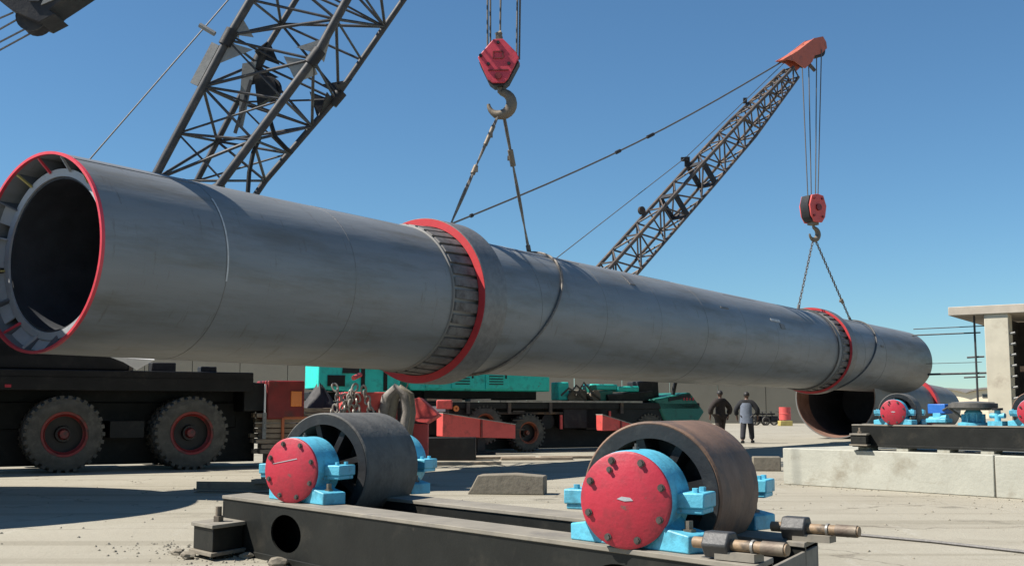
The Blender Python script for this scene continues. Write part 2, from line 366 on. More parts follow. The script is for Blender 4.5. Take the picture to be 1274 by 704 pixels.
def kiln():
    t = thing('kiln_shell', 'long grey steel kiln shell hanging in the air from two crane hooks', 'kiln shell', KP, KRZ)
    UV = ((0, -1, 0), (0, 0, 1))     # angle 0 = camera side
    seams = [0, 2.0, 4.6, 7.15, 10.0, 12.6, 15.2, 17.8, 20.3, 22.7, 25.3, 28.1, 31.0, 33.6, 36.6, KL]
    gr = random.Random(11)
    for i in range(len(seams) - 1):
        a, b = seams[i] + (.0 if i == 0 else .002), seams[i + 1] - .002
        r = KR + gr.uniform(-.003, .003)
        q = MB().lathe([(r, a), (r, b), (r - .03, b), (r - .03, a)], n=96, closed=True, uv=UV).build('shell_course', M['shell'], t)
        ya = R_((62, 118, 78, 140)[i % 4])
        MB().lathe([(KR - .002, a + .02), (KR + .006, a + .03), (KR + .006, b - .03), (KR - .002, b - .02)], n=1, a0=ya, a1=ya + .016, closed=True, uv=UV).build('seam_bead', M['weld'], t)
        if i:
            MB().lathe([(KR - .01, a - .012), (KR + .003, a - .009), (KR + .004, a - .002), (KR + .003, a + .004), (KR - .01, a + .008)], n=96, uv=UV).build('weld_bead', M['weld'], t)
    # near end: red edge, inner lining tube, annular plate, fins
    MB().lathe([(KR + .004, -.012), (KR + .004, .035), (KR - .032, .035), (KR - .032, -.012)], n=96, closed=True, uv=UV).build('rim_edge', M['rimred'], t)
    xi = .25; ri = 1.02
    MB().lathe([(ri + .10, xi - .03), (ri + .10, 6.0), (ri, 6.0), (ri, xi - .03)], n=80, closed=True, uv=UV).build('inner_tube', M['liner'], t)
    MB().lathe([(KR - .032, 1.7), (KR - .032, 1.73), (ri + .09, 1.73), (ri + .09, 1.7)], n=80, closed=True, uv=UV).build('annular_plate', M['bore_shade'], t)  # dark back of the cells, shade of the hollow put into its colour
    MB().lathe([(KR - .031, .37), (KR - .031, 1.7), (KR - .05, 1.7), (KR - .05, .37)], n=80, closed=True, uv=UV).build('cell_shade_sheet', M['bore_shade'], t)  # dark sheet standing for the shade on the shell's inner wall
    MB().lathe([(ri - .002, xi + .0), (ri - .002, 7), (ri - .03, 7), (ri - .03, xi + .0)], n=60, closed=True, uv=UV).build('bore_shade_sheet', M['bore_shade'], t)  # dark sheet over the tube wall, the bore's shade as colour
    cols = ['fin_grey', 'yellow', 'rimred', 'fin_grey', 'yellow', 'fin_grey']
    nf = 16
    for k in range(nf):
        a = 2 * math.pi * (k + .35) / nf
        e = Vector((0, -math.cos(a), math.sin(a))); s = Vector((0, math.sin(a), math.cos(a)))
        f = MB().prism([(ri + .08, xi - .02), (KR - .034, .06), (KR - .034, xi + .30), (ri + .08, xi + .30)], s * -.012, e, (1, 0, 0), s * .024).build('fin', M['fin_grey'], t)
        if 140 < math.degrees(a) % 360 < 318:
            MB().lathe([(ri + .105, xi - .01), (KR - .033, .15), (KR - .033, .17), (ri + .105, xi + .01)], n=6, a0=a + .015, a1=a + 2 * math.pi / nf - (.16 if k % 3 == 0 else .05), closed=True, uv=UV).build('plate_segment', M['liner'], t)
        # painted nose strip along the sloping edge
        MB().beam(e * (ri + .07) + Vector((xi - .035, 0, 0)), e * (KR - .036) + Vector((.045, 0, 0)), .034, .02, s).build('fin_edge', M[cols[(k * 5) % 6]] if k % 4 != 3 else M['liner'], f)
    # round tan disc set inside the mouth
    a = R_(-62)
    MB().lathe([(0, 0), (.36, 0), (.36, .02), (0, .02)], o=(2.1, -math.cos(a) * .62, math.sin(a) * .62), ax=(.9, .1, .35), n=36).build('tan_disc', M['sack'], t)
    # far closed end, slightly dished
    MB().lathe([(KR - .051, KL - .02), (KR * .9, KL + .05), (KR * .6, KL + .12), (0.001, KL + .15)], n=64, uv=UV).build('end_plate', M['shell'], t)
    # riding rings
    for (s0, s1, R1, npad, pl) in ((7.75, 8.45, 1.535, 38, .62), (29.0, 29.55, 1.475, 34, .5)):
        R0 = KR + .085
        MB().lathe([(R0, s0), (R1 - .01, s0), (R1, s0 + .012), (R1, s1 - .012), (R1 - .01, s1), (R0, s1)], n=128, closed=True, uv=UV).build('riding_ring', M['ringred'] if False else M['weld'], t)
        # red painted side face of the ring, a thin coat proud of the steel
        MB().lathe([(R0 + .002, s0 - .006), (R1 - .012, s0 - .006), (R1 - .012, s0 + .001), (R0 + .002, s0 + .001)], n=128, closed=True, uv=UV).build('painted_face', M['ringred'], t)
        ref = None
        for k in range(npad):
            a = 2 * math.pi * k / npad
            o = MB()
            da = .058
            for (q0, q1) in ((-da, da),):
                pr = []
                o.lathe([(KR + .004, s0 - pl), (KR + .045, s0 - pl + .02), (KR + .075, s0 - .02), (KR + .075, s1 + .2), (KR + .004, s1 + .25)], n=4, a0=a + q0, a1=a + q1, uv=UV, closed=True)
            o.build('ring_pad', M['pad'], t)
        MB().lathe([(KR + .002, s0 - pl - .06), (KR + .03, s0 - pl - .05), (KR + .03, s0 - pl - .02), (KR + .002, s0 - pl - .01)], n=96, closed=True, uv=UV).build('stop_band', M['shell2'], t)
    # chalk mark along the first seam
    MB().lathe([(KR + .008, 1.98), (KR + .010, 1.995), (KR + .008, 2.008)], n=20, a0=R_(-12), a1=R_(44), uv=UV).build('chalk_mark', M['chalk'], t)
    # bits tacked on the shell
    for (s, a, l, wd, m) in ((22.4, 24, .7, .06, 'chalk'), (23.0, 15, .35, .12, 'shell2'), (14.2, 40, .25, .25, 'weld'), (19.0, 30, .5, .04, 'shell2'), (33.0, 12, .35, .05, 'shell2')):
        MB().lathe([(KR + .002, s), (KR + .018, s), (KR + .018, s + l), (KR + .002, s + l)], n=3, a0=R_(a), a1=R_(a) + wd, closed=True, uv=UV).build('tack_plate', M[m], t)
    return t
kiln()

def kiln2():
    P = Vector((12.45, 43.6, 1.57)); az = R_(33); d = Vector((math.sin(az), math.cos(az), 0))
    t = thing('kiln_shell', 'open ended shell section lying on the ground behind the plinth', 'kiln shell', P, math.atan2(d.y, d.x))
    UV = ((0, -1, 0), (0, 0, 1)); t.rotation_euler.y = .0245
    L = 17
    MB().lathe([(1.56, 0), (1.56, .5), (1.16, 4.6), (1.16, 5.5), (1.13, 5.5), (1.13, 4.6), (1.52, .5), (1.52, 0)], n=72, closed=True, uv=UV).build('tapered_course', M['shell2'], t)
    for i, (a, b) in enumerate(((5.508, 11), (11.008, L))):
        MB().lathe([(1.16, a), (1.16, b), (1.11, b), (1.11, a)], n=64, closed=True, uv=UV).build('shell_course', M['shell2'], t)
    MB().lathe([(1.519, .02), (1.519, .50), (1.45, 1.2), (1.43, 1.2), (1.50, .50), (1.50, .02)], n=48, closed=True, uv=UV).build('lining', M['rustshell'], t)
    MB().lathe([(1.1, L - .3), (.001, L - .3)], n=48, uv=UV).build('bulkhead', M['bore_shade'], t)
    MB().lathe([(1.44, 1.21), (1.10, 4.6), (.001, 4.7)], n=48, uv=UV).build('bore_shade_sheet', M['bore_shade'], t)  # dark sheet closing the deep bore, its shade painted in
    MB().lathe([(1.162, 11.3), (1.30, 11.3), (1.30, 11.9), (1.162, 11.9)], n=64, closed=True, uv=UV).build('riding_ring', M['ringred'], t)
kiln2()

# ------------------------------------------------------------------ roller stations
def tapped_bolt(p, ax, r, l, name, parent):
    p = Vector(p); ax = Vector(ax).normalized()
    MB().cyl(p, p + ax * l, r, n=6).cyl(p - ax * .004, p + ax * l * .3, r * 1.4, n=12).build(name, M['bolt'], parent)

AXL = Vector((-.40, .917, 0)).normalized()     # axle in the base's own axes
def support_roller(name, label, loc, rz, rollmat, scale=1, D=.47, group='support rollers with red bearing caps', oil=True, zc=.665, zb=.43, RD=.36, w0=.46, w1=1.06):
    t = thing(name, label, 'roller', loc, rz, group, scale)
    A = AXL; Z = Vector((0, 0, 1)); S = A.cross(Z).normalized()     # S: sideways (+x-ish)
    c0 = Vector((0, 0, zc))
    r = D / 2
    # wheel: rim, web with spokes, hub
    W = MB().lathe([(RD - .085, w0 + .02), (RD - .01, w0), (RD, w0 + .012), (RD, w1 - .012), (RD - .01, w1), (RD - .085, w1 - .02)], o=c0, ax=A, n=72, closed=True).build('roller_wheel', rollmat, t)
    MB().lathe([(RD - .088, w0 + .0), (RD - .016, w0 - .004), (RD - .016, w0 + .004), (RD - .088, w0 + .01)], o=c0, ax=A, n=72, closed=True).build('rim_face', M['rollface'], W)
    MB().lathe([(.07, w0 - .06), (.13, w0 - .06), (.13, w1 + .06), (.07, w1 + .06)], o=c0, ax=A, n=32, closed=True).build('hub', M['rollface'], W)
    MB().lathe([(.12, w0 + .24), (RD - .08, w0 + .24), (RD - .08, w0 + .28), (.12, w0 + .28)], o=c0, ax=A, n=48, closed=True).build('web', M['rollface'], W)
    sp = []
    for k in range(8):
        a = 2 * math.pi * (k + .3) / 8
        e = S * math.cos(a) + Z * math.sin(a); s = e.cross(A)
        MB().prism([(.12, w0 + .05), (RD - .075, w0 + .03), (RD - .075, w0 + .25), (.12, w0 + .25)], c0 - s * .022, e, A, s * .044).build('spoke', M['rollface'], W)
    MB().cyl(c0 + A * .1, c0 + A * 1.46, .075, n=20).build('axle', M['brightsteel'], t)
    # two bearing housings
    for k, (b0, b1) in enumerate(((.0, .29), (1.22, 1.52))):
        H = MB().lathe([(.02, b0 + .005), (r, b0 + .005), (r + .004, b0 + .02), (r + .004, b1 - .03), (r - .02, b1), (.09, b1)], o=c0, ax=A, n=56).build('bearing_housing', M['cyan'], t)
        mid = c0 + A * ((b0 + b1) / 2 + (.03 if k == 0 else -.02))
        pz = c0 + A * ((b0 + b1) / 2) + Z * r
        MB().cyl(pz - Z * .01, pz + Z * .018, .016, n=8).cyl(pz + Z * .018, pz + Z * .034, .008, n=8).build('grease_nipple', M['bolt'], H)
        # ears of the split joint
        for sg in (-1, 1):
            p = mid + S * sg * (r + .05)
            ear = MB()
            rot = Matrix((S, A, Z)).transposed()
            ear.box(p, (.17, .20, .075), rot).box(p + S * sg * .0 - Z * .05, (.15, .18, .03), rot)
            ear.build('ear', M['cyan'], H, bevel=.008)
            for q in (-.055, .055):
                bp = p + A * q + S * sg * .03 + Z * .037
                MB().cyl(bp, bp + Z * .022, .017, n=6).build('ear_bolt', M['cyan'], H)
        # saddle and foot, lying along the beam
        X = Vector((1, 0, 0)); Y = Vector((0, 1, 0))
        hz = c0.z - zb
        fc = mid - Z * hz
        fw = .185
        poly = [(-.41, 0), (.41, 0), (.41, .085), (.27, .105), (.20, .16), (.15, .20), (-.15, .20), (-.20, .16), (-.27, .105), (-.41, .085)]
        MB().prism(poly, fc - Y * fw / 2 * 1.0 + A * -.0, X, Z, Y * fw).build('foot', M['cyan'], H, bevel=.008)
        for sg in (-1, 1):
            p = fc + X * sg * .33 + Z * .085
            MB().cyl(p, p + Z * .02, .034, n=6).cyl(p + Z * .02, p + Z * .06, .02, n=8).build('foot_bolt', M['bolt'] if k else M['hook'], H)
    # red end cap with bolts
    E = MB().lathe([(.001, -.022), (r - .012, -.022), (r, -.014), (r, .004), (.001, .004)], o=c0, ax=A, n=56).build('end_cap', M['red'], t)
    for k in range(8):
        a = 2 * math.pi * (k + .42) / 8
        p = c0 + (S * math.cos(a) + Z * math.sin(a)) * (r - .035) - A * .022
        tapped_bolt(p, -A, .0135, .016, 'cap_bolt', E)
    if not oil:
        MB().prism([(-.16, .012), (-.15, .018), (.06, .058), (.065, .052)], c0 - A * .0225 + Z * .03, S, Z, -A * .002).build('scratch', M['liner'], E)
    if oil:
        p = c0 + (S * -.33 + Z * .62) * r - A * .022; tapped_bolt(p, -A, .011, .014, 'cap_bolt', E)
        MB().prism([(-.04, 0), (-.015, .012), (.03, .008), (.045, -.006), (.0, -.01)], c0 - A * .0225 + Z * .005, S, Z, -A * .002).build('paint_chip', M['liner'], E)
    return t

def base_frame(name, label, loc, rz, L, scale=1, holes=((.62, .2),), lug=True, D0=0, BW=.30, DEP=1.18, H=.43):
    """two long box beams (front at y 0..BW, rear at y DEP-BW..DEP), end plates and cross members; local x runs along the beams"""
    t = thing(name, label, 'machine base', loc, rz, 'steel roller bases', scale)
    SK = AXL.x / AXL.y           # the ends are cut parallel to the axles
    class MB(globals()['MB']):
        def build(self, *a, **k):
            self.v = [Vector((q.x + SK * q.y, q.y, q.z)) for q in self.v]
            return super().build(*a, **k)
    # front beam: web plates with real holes cut as an outline bridge
    def web(y0, y1, nm, hs):
        # a plate from x=0..L, z=.05..H-.03 with round openings: build in strips around each hole
        xs = 0.0; z0, z1 = .045, H - .026
        b = MB(); hr = .135; hq = .225
        hx = sorted(hs)
        cur = 0.0
        def quad(xa, xb):
            if xb - xa > 1e-4: b.box(((xa + xb) / 2, (y0 + y1) / 2, (z0 + z1) / 2), (xb - xa, y1 - y0, z1 - z0))
        for cx in hx:
            s = .26
            quad(cur, cx - s)
            n = 28; zc = (z0 + z1) / 2 - .01
            inner = []; outer = []
            for i in range(n):
                a = 2 * math.pi * i / n; ca, sa = math.cos(a), math.sin(a)
                inner.append((cx + hq * ca, zc + hr * sa))
                k = min(s / abs(ca) if abs(ca) > 1e-6 else 9, ((z1 - zc) if sa > 0 else (zc - z0)) / abs(sa) if abs(sa) > 1e-6 else 9)
                outer.append((cx + k * ca, zc + k * sa))
            vs = [(x, y0, z) for x, z in inner + outer] + [(x, y1, z) for x, z in inner + outer]
            fs = []
            for i in range(n):
                j = (i + 1) % n
                fs += [(i, j, n + j, n + i), (2 * n + i, 3 * n + i, 3 * n + j, 2 * n + j), (i, 2 * n + i, 2 * n + j, j)]
            # corners of the square round the hole
            b.add(vs, fs)
            for sx in (-1, 1):
                for zz in (z0, z1):
                    pts = [(cx + s * sx, zz)]
                    best = sorted(outer, key=lambda q: abs(q[0] - cx - s * sx) + (abs(q[1] - zz)))
                    near_side = min([q for q in outer if abs(q[0] - (cx + s * sx)) < 1e-6], key=lambda q: abs(q[1] - zz))
                    near_top = min([q for q in outer if abs(q[1] - zz) < 1e-6], key=lambda q: abs(q[0] - (cx + s * sx)))
                    tri = [pts[0], near_side, near_top]
                    b.add([(x, y0, z) for x, z in tri] + [(x, y1, z) for x, z in tri], [(0, 1, 2), (3, 5, 4)])
            cur = cx + s
        quad(cur, L)
        b.build(nm, M['blacks'], t)
    web(.012, .030, 'web_plate', [h[0] for h in holes]); web(BW - .03, BW - .012, 'web_plate', [])
    web(DEP - BW + .012, DEP - BW + .03, 'web_plate', []); web(DEP - .03, DEP - .012, 'web_plate', [])
    for y in (BW / 2, DEP - BW / 2):
        MB().box((L / 2, y, H - .013), (L, BW, .026)).build('top_flange', M['beamtop'], t, bevel=.004)
        MB().box((L / 2, y, .0225), (L, BW, .045)).build('bottom_flange', M['blacks'], t, bevel=.004)
    for x in (.012, L - .012):
        MB().box((x, DEP / 2, (H - .03) / 2 + .0), (.024, DEP - .02, H - .06)).build('end_plate', M['blacks'] if x < 1 else M['beamtop'], t, bevel=.004)
    n = max(2, int(L / 1.3))
    for k in range(1, n):
        x = L * k / n
        MB().box((x, DEP / 2, H * .45), (.03, DEP - 2 * BW, H * .7)).build('cross_member', M['blacks'], t)
        for y in (-.0,):
            pass
    if lug:
        # anchor pocket bolted on the front face at the left end
        P = MB().box((.22, -.16, .145), (.34, .30, .17)).build('anchor_pocket', M['blacks'], t, bevel=.006)
        MB().box((.22, -.16, .245), (.38, .34, .028)).build('cover_plate', M['beamtop'], P, bevel=.004)
        MB().box((.22, -.16, .045), (.40, .36, .028)).build('pocket_foot', M['block'], P, bevel=.004)
        MB().cyl((.22, -.16, .26), (.22, -.16, .30), .05, n=6).cyl((.22, -.16, .30), (.22, -.16, .37), .028, n=10).build('anchor_bolt', M['hook'], P)
    return t

RZ1 = math.atan2(-.773, .635)
E1 = Vector((.635, -.773, 0)); N1 = Vector((.773, .635, 0))
B1 = Vector((-2.3, 9.06, 0))
base_frame('roller_base', 'long black steel roller base in the foreground carrying two rollers', B1, RZ1, 5.28, holes=((1.04, .2), (4.44, .2)))
def on1(x, y, z=0): return B1 + E1 * x + N1 * y + Vector((0, 0, z))
support_roller('support_roller', 'black roller with red bolted cap, the farther one on the foreground base', on1(1.02, .06), RZ1, M['roller_a'], oil=False, RD=.415, w0=.37, w1=1.08)
support_roller('support_roller', 'rusty brown roller with the largest red bolted cap, nearest the camera', on1(4.50, .0), RZ1, M['roller_b'], RD=.378, w0=.345, w1=1.06)
# packing stones under the base
STONES = ((.55, -.05, .06, 'pebble sized grey stone wedged under the base between pocket and round hole'), (1.1, -.08, .09, 'grey stone on the ground straight below the round hole of the base'),
          (1.75, -.05, .08, 'grey stone under the foreground base right of the round hole'), (.30, -.40, .075, 'pale stone in front of the anchor pocket of the foreground base'),
          (2.2, -.06, .07, 'small stone under the base, farthest along towards the rusty roller'), (.02, -.36, .06, 'small pale stone at the outer corner of the anchor pocket'))
for i, (x, y, s, lab) in enumerate(STONES):
    q = random.Random(i + 5); b = MB()
    import bmesh
    bm = bmesh.new(); bmesh.ops.create_icosphere(bm, subdivisions=2, radius=1)
    for v_ in bm.verts: v_.co *= 1 + q.uniform(-.25, .2)
    bm.verts.index_update()
    b.add([(v_.co.x * s, v_.co.y * s * .8, v_.co.z * s * .42) for v_ in bm.verts], [tuple(v_.index for v_ in f.verts) for f in bm.faces]); bm.free()
    o = b.build('packing_stone', M['block'], smooth=False); o.location = on1(x, y, s * .3); o.rotation_euler.z = q.uniform(0, 6)
    tag(o, lab, 'stone', 'loose stones along the base')
# jacking screws at the right end
def jack(label, loc, rz, m):
    t = thing('jacking_screw', label, 'screw', loc, rz, 'jacking screws at the end of the base')
    MB().cyl((-.13, 0, 0), (.34, 0, 0), .026, n=16).build('screw_rod', M['brass'], t)
    MB().cyl((-.06, 0, 0), (.07, 0, 0), .066, n=6).build('hex_nut', m, t, bevel=.008)
    MB().cyl((.17, 0, 0), (.182, 0, 0), .032, n=16).build('collar', M['brightsteel'], t)
    MB().cyl((.22, 0, 0), (.33, 0, 0), .031, n=16).build('sleeve', M['hook'], t)
    MB().box((.10, 0, -.045), (.2, .09, .036)).build('rest_plate', M['beamtop'], t)
jack('tan jacking screw with a black hex nut on the front beam beside the rusty roller', on1(5.03, .06, .497), RZ1 + R_(10), M['hex'])
jack('tan jacking screw with a black hex nut at the rear corner of the foreground base', on1(4.78, .96, .492), RZ1 + R_(14), M['hex'])
# cable across the right ground
pts = [Vector((2.75, 10.5, .014)), Vector((3.05, 10.05, .014)), Vector((3.5, 9.55, .014)), Vector((4.0, 8.8, .014)), Vector((4.6, 8.2, .014))]
tag(MB().tube(pts, .014, 6).build('cable', M['rope']), 'thin dark cable lying across the pale ground at right', 'cable')

# loose gravel and crumbs lying round the base and along the plinth
q = random.Random(21); gv = MB()
def crumb(x, y, r):
    vs = [(x + r * math.cos(a) * q.uniform(.7, 1.2), y + r * math.sin(a) * q.uniform(.7, 1.2), 0.001) for a in (0, 1.3, 2.6, 3.9, 5.1)]
    vs += [(x + r * .5 * math.cos(a), y + r * .5 * math.sin(a), r * q.uniform(.5, .9)) for a in (.6, 2.6, 4.6)]
    gv.add(vs, [(0, 1, 5), (1, 2, 6, 5), (2, 3, 6), (3, 4, 7, 6), (4, 0, 5, 7), (5, 6, 7)])
for k in range(1900):
    c_ = q.random()
    if c_ < .25: p = on1(q.uniform(-.9, 2.6), -abs(q.gauss(0, .35)) - .02)
    elif c_ < .33: p = on1(q.uniform(0, 5), q.uniform(.35, 1.0))
    elif c_ < .48: p = Vector((4.07, 17.1, 0)) + Vector((.616, -.788, 0)) * q.uniform(-.3, 7) - Vector((.788, .616, 0)) * (abs(q.gauss(0, .25)) + .02)
    else: p = Vector((q.uniform(-6, 7), q.uniform(5.5, 19), 0))
    crumb(p.x, p.y, (.004 + .016 * q.random() ** 3) * (1.1 if c_ > .48 else 1))
tag(gv.build('gravel', M['gravel'], smooth=False, fix=False), 'scattered gravel and crumbs of concrete on the yard', kind='stuff')

# second station, on the plinth
E2 = Vector((.616, -.788, 0)); N2 = Vector((.788, .616, 0)); RZ2 = math.atan2(E2.y, E2.x)
P2 = Vector((4.07, 17.1, 0)); PH = .535
def on2(x, y, z=0): return P2 + E2 * x + N2 * y + Vector((0, 0, z))
pt = thing('concrete_plinth', 'low pale concrete plinth carrying the second roller base', 'plinth', P2, RZ2)
MB().box((1.665, .95, PH / 2), (3.33, 1.9, PH)).build('plinth_block', M['concrete'], pt, bevel=.012)
MB().box((3.338 + 2.1, .95, PH / 2 - .004), (4.18, 1.9, PH - .008)).build('plinth_block', M['concrete'], pt, bevel=.012)
MB().box((3.334, .95, PH / 2 - .02), (.012, 1.86, PH - .06)).build('joint_filler', M['block'], pt)
SCL = .74
tt = base_frame('roller_base', 'black steel roller base standing on the pale concrete plinth', on2(1.12, .16, PH + .045), RZ2, 7.0, SCL, holes=(), lug=True)
for k in range(9):
    o = MB().box((0, 0, .021), (.18, .22, .042)).build('packing_plate', M['concrete']); o.location = on2(1.3 + k * .62, .28, PH + .001); o.rotation_euler.z = RZ2
    ORD = ('at the left end below the anchor pocket', 'second from the left end', 'below the small red cap', 'left of the thrust disc', 'below the thrust disc', 'right of the thrust disc', 'nearest the joint of the plinth', 'below the roller at the right edge', 'farthest right')[k]
    tag(o, 'pale packing plate under the plinth base, ' + ORD, 'packing plate', 'packing plates under the second base')
support_roller('support_roller', 'dark roller with a small red cap at the left end of the plinth base', on2(1.80, .17, PH + .045), RZ2, M['roller_a'], SCL)
support_roller('support_roller', 'rusty roller with a red cap cut off by the right edge of the photo', on2(3.78, .17, PH + .045), RZ2, M['roller_b'], SCL)
# thrust roller between them
tz = PH + .045 + .43 * SCL
th = thing('thrust_roller', 'flat dark thrust disc on a sky blue housing between the plinth rollers', 'roller', on2(2.83, .45, tz), RZ2)
MB().lathe([(.001, 0), (.20, 0), (.20, .03), (.13, .05), (.105, .10), (.115, .17), (.09, .20), (.001, .20)], ax=(0, 0, 1), n=32).build('housing', M['cyan'], th)
for k in range(8):
    a = k * math.pi / 4; MB().box((.125 * math.cos(a), .125 * math.sin(a), .09), (.06, .014, .12), Matrix.Rotation(a, 3, 'Z')).build('rib', M['cyan'], th)
MB().lathe([(.001, .20), (.20, .20), (.31, .235), (.31, .29), (.20, .31), (.001, .31)], ax=(0, 0, 1), n=48).build('thrust_disc', M['roller_a'], th)
MB().lathe([(.04, .312), (.27, .300), (.27, .306), (.04, .32)], ax=(0, 0, 1), n=40).build('disc_face', M['brightsteel'], th)
vb = thing('valve_unit', 'small blue hydraulic box with a sky blue valve beside the thrust disc', 'hydraulic unit', on2(2.38, .40, tz), RZ2)
MB().box((0, 0, .22), (.26, .2, .13)).build('box', M['blue'], vb, bevel=.01)
MB().box((.0, -.04, .06), (.3, .18, .06)).box((.0, -.04, .12), (.12, .12, .10)).build('valve', M['cyan'], vb, bevel=.012)
MB().cyl((-.12, -.06, .07), (.14, -.06, .10), .045, n=12).build('cylinder', M['cyan'], vb)
MB().tube([(.1, -.1, .2), (.2, -.14, .24), (.3, -.1, .16), (.34, 0, .08)], .016, 6).build('hose', M['rubber'], vb)
vb2 = thing('valve_unit', 'small sky blue cross shaped valve to the right of the thrust disc', 'hydraulic unit', on2(3.22, .36, tz), RZ2)
MB().box((0, 0, .03), (.2, .16, .06)).cyl((0, 0, .06), (0, 0, .2), .04, n=10).cyl((-.1, 0, .13), (.1, 0, .13), .035, n=10).build('valve', M['cyan'], vb2)
MB().cyl((0, 0, .2), (0, 0, .23), .07, n=14).build('handwheel', M['dplate'], vb2)

# ------------------------------------------------------------------ loose blocks on the ground
def gpt(px, py):
    u = (352 - py) / F; c, s = math.cos(PITCH), math.sin(PITCH); k = -CAMH / (s + c * u)
    return Vector((k * (px - 637) / F, k * (c - s * u), 0))
o = MB().prism([(-.52, 0), (.50, 0), (.50, .24), (.1, .27), (-.38, .25), (-.46, .1)], (0, -.16, 0), (1, 0, 0), (0, 0, 1), (0, .34, 0)).build('concrete_block', M['block'], bevel=.015)
o.location = gpt(632, 614); o.rotation_euler.z = R_(-9); tag(o, 'broken grey concrete block on the ground between the two foreground rollers', 'concrete block')
o = MB().box((0, 0, .13), (.5, .3, .26)).build('concrete_block', M['block'], bevel=.02); o.location = gpt(956, 586) + Vector((0, .15, 0)); o.rotation_euler.z = R_(-8)
tag(o, 'small grey concrete block at the left end of the plinth', 'concrete block')
t = thing('steel_beam', 'rusty grey beam lying on the ground left of the foreground rollers', 'beam', gpt(300, 613), R_(-7))
MB().box((0, 0, .045), (1.25, .16, .018)).box((0, 0, .1), (1.25, .014, .1)).box((0, 0, .009), (1.25, .16, .018)).build('i_section', M['hook'], t)
MB().box((.3, 0, .16), (.26, .2, .05)).cyl((.3, 0, .18), (.3, 0, .27), .03, n=8).build('clamp', M['hook'], t)
o = MB().box((0, 0, .05), (1.1, .22, .1)).build('timber_sleeper', M['wood'], bevel=.01); o.location = gpt(385, 603) + Vector((0, 0, 0)); o.rotation_euler.z = R_(20); tag(o, 'weathered timber sleeper behind the left foreground roller', 'timber')

for px, py, l, a, lab in ((606, 571, 2.2, 12, 'long pale plank on the ground below the long red outrigger'), (668, 572, 1.6, 4, 'pale plank on the ground under the wheel of the teal crane'), (578, 578, 1.5, 18, 'pale plank on the ground nearest the left foreground roller'), (706, 570, 1.3, 8, 'short pale plank on the ground left of the rusty roller')):
    o = MB().box((0, 0, .03), (l, .22, .06)).build('plank', M['wood'], bevel=.008); o.location = gpt(px, py); o.rotation_euler.z = R_(a); tag(o, lab, 'plank', 'planks on the ground')

# ------------------------------------------------------------------ wheels
def make_wheel(name, label_parent, R, W, rim_m, lugs=30):
    """a wheel at the origin, axle along -Y = outer face; returns the wheel part (to be parented and placed)"""
    o = MB().lathe([(R * .56, -W / 2 + .03), (R * .60, -W / 2), (R * .80, -W / 2 - .012), (R * .93, -W / 2 + .015), (R * .965, -W / 2 + .05), (R * .965, W / 2 - .05), (R * .93, W / 2 - .015), (R * .80, W / 2), (R * .60, W / 2), (R * .56, W / 2 - .03)], ax=(0, 1, 0), n=48, closed=True).build('wheel', M['rubber'], label_parent)
    o['label'] = 'wheel'
    del o['label']
    lg = MB()
    for k in range(lugs):
        a = 2 * math.pi * k / lugs
        for sg in (-1, 1):
            aa = a + (math.pi / lugs if sg > 0 else 0)
            e = Vector((math.cos(aa), 0, math.sin(aa))); s = Vector((-math.sin(aa), 0, math.cos(aa)))
            lg.box(e * (R * .965) + Vector((0, sg * W * .27, 0)), (.06, W * .46, R * .10), Matrix((e, Vector((0, 1, 0)), s)).transposed())
    lg.build('tread', M['rubber'], o)
    MB().lathe([(R * .57, -W / 2 + .02), (R * .60, -W / 2 + .005), (R * .55, -W / 2 + .03), (R * .52, -W * .1), (R * .50, W * .1), (R * .22, W * .12), (R * .20, -W * .12), (.001, -W * .14)], ax=(0, 1, 0), n=40).build('rim', M['rimdark'], o)
    MB().lathe([(R * .575, -W / 2 + .028), (R * .59, -W / 2 - .004), (R * .53, -W / 2 + .006), (R * .50, -W * .30), (R * .47, -W * .26), (R * .47, -W * .22), (R * .52, -W * .22)], ax=(0, 1, 0), n=40).build('rim_lip', rim_m, o)
    hb = MB().cyl((0, -W * .13, 0), (0, -W * .36, 0), R * .15, R * .11, n=16)
    for k in range(0):
        a = 2 * math.pi * k / 10; p = Vector((R * .33 * math.cos(a), W * .1, R * .33 * math.sin(a))); hb.cyl(p, p - Vector((0, .05, 0)), R * .035, n=6)
    hb.build('hub', rim_m, o)
    return o

def place_wheel(src, parent, loc):
    if src.parent is parent and not src.get('_used'):
        src['_used'] = 1; src.location = loc; return src
    c = copy_tree(src, parent); c.location = loc; return c

M['rimdark'] = mat('wheel_dish_dark', (.022, .018, .017), .6, 0, .3, 4)
M['wheelrim'] = mat('wheel_rim_paint', (.22, .02, .018), .5, 0, .3, 4, (.03, .025, .022), .52, 3)
M['wheelrim2'] = mat('wheel_rim_orange', (.30, .075, .03), .5, 0, .3, 4, (.03, .02, .02), .5, 3)

# ------------------------------------------------------------------ lattice boom
def lattice(boom, secs, nb, rc, rb, m, faces=(0, 1, 2, 3), zig=0):
    """secs: list of 4 corner points; nb: bays between consecutive sections"""
    for k in range(4):
        for i in range(len(secs) - 1):
            MB().cyl(secs[i][k], secs[i + 1][k], rc, n=10).build('chord', m, boom, world=True)
    for i in range(len(secs) - 1):
        a, b = secs[i], secs[i + 1]; n = nb[i]
        for j in range(n):
            u0, u1 = j / n, (j + 1) / n
            P = [a[k].lerp(b[k], u0) for k in range(4)]; Q = [a[k].lerp(b[k], u1) for k in range(4)]
            for f in faces:
                k, l = f, (f + 1) % 4
                p, q = (P[k], Q[l]) if (j + f + zig) % 2 == 0 else (P[l], Q[k])
                MB().cyl(p, q, rb, n=6, cap=False).build('brace', m, boom, world=True)
                if j % 2 == 0 or j == n - 1:
                    MB().cyl(Q[k], Q[l], rb, n=6, cap=False).build('brace', m, boom, world=True)

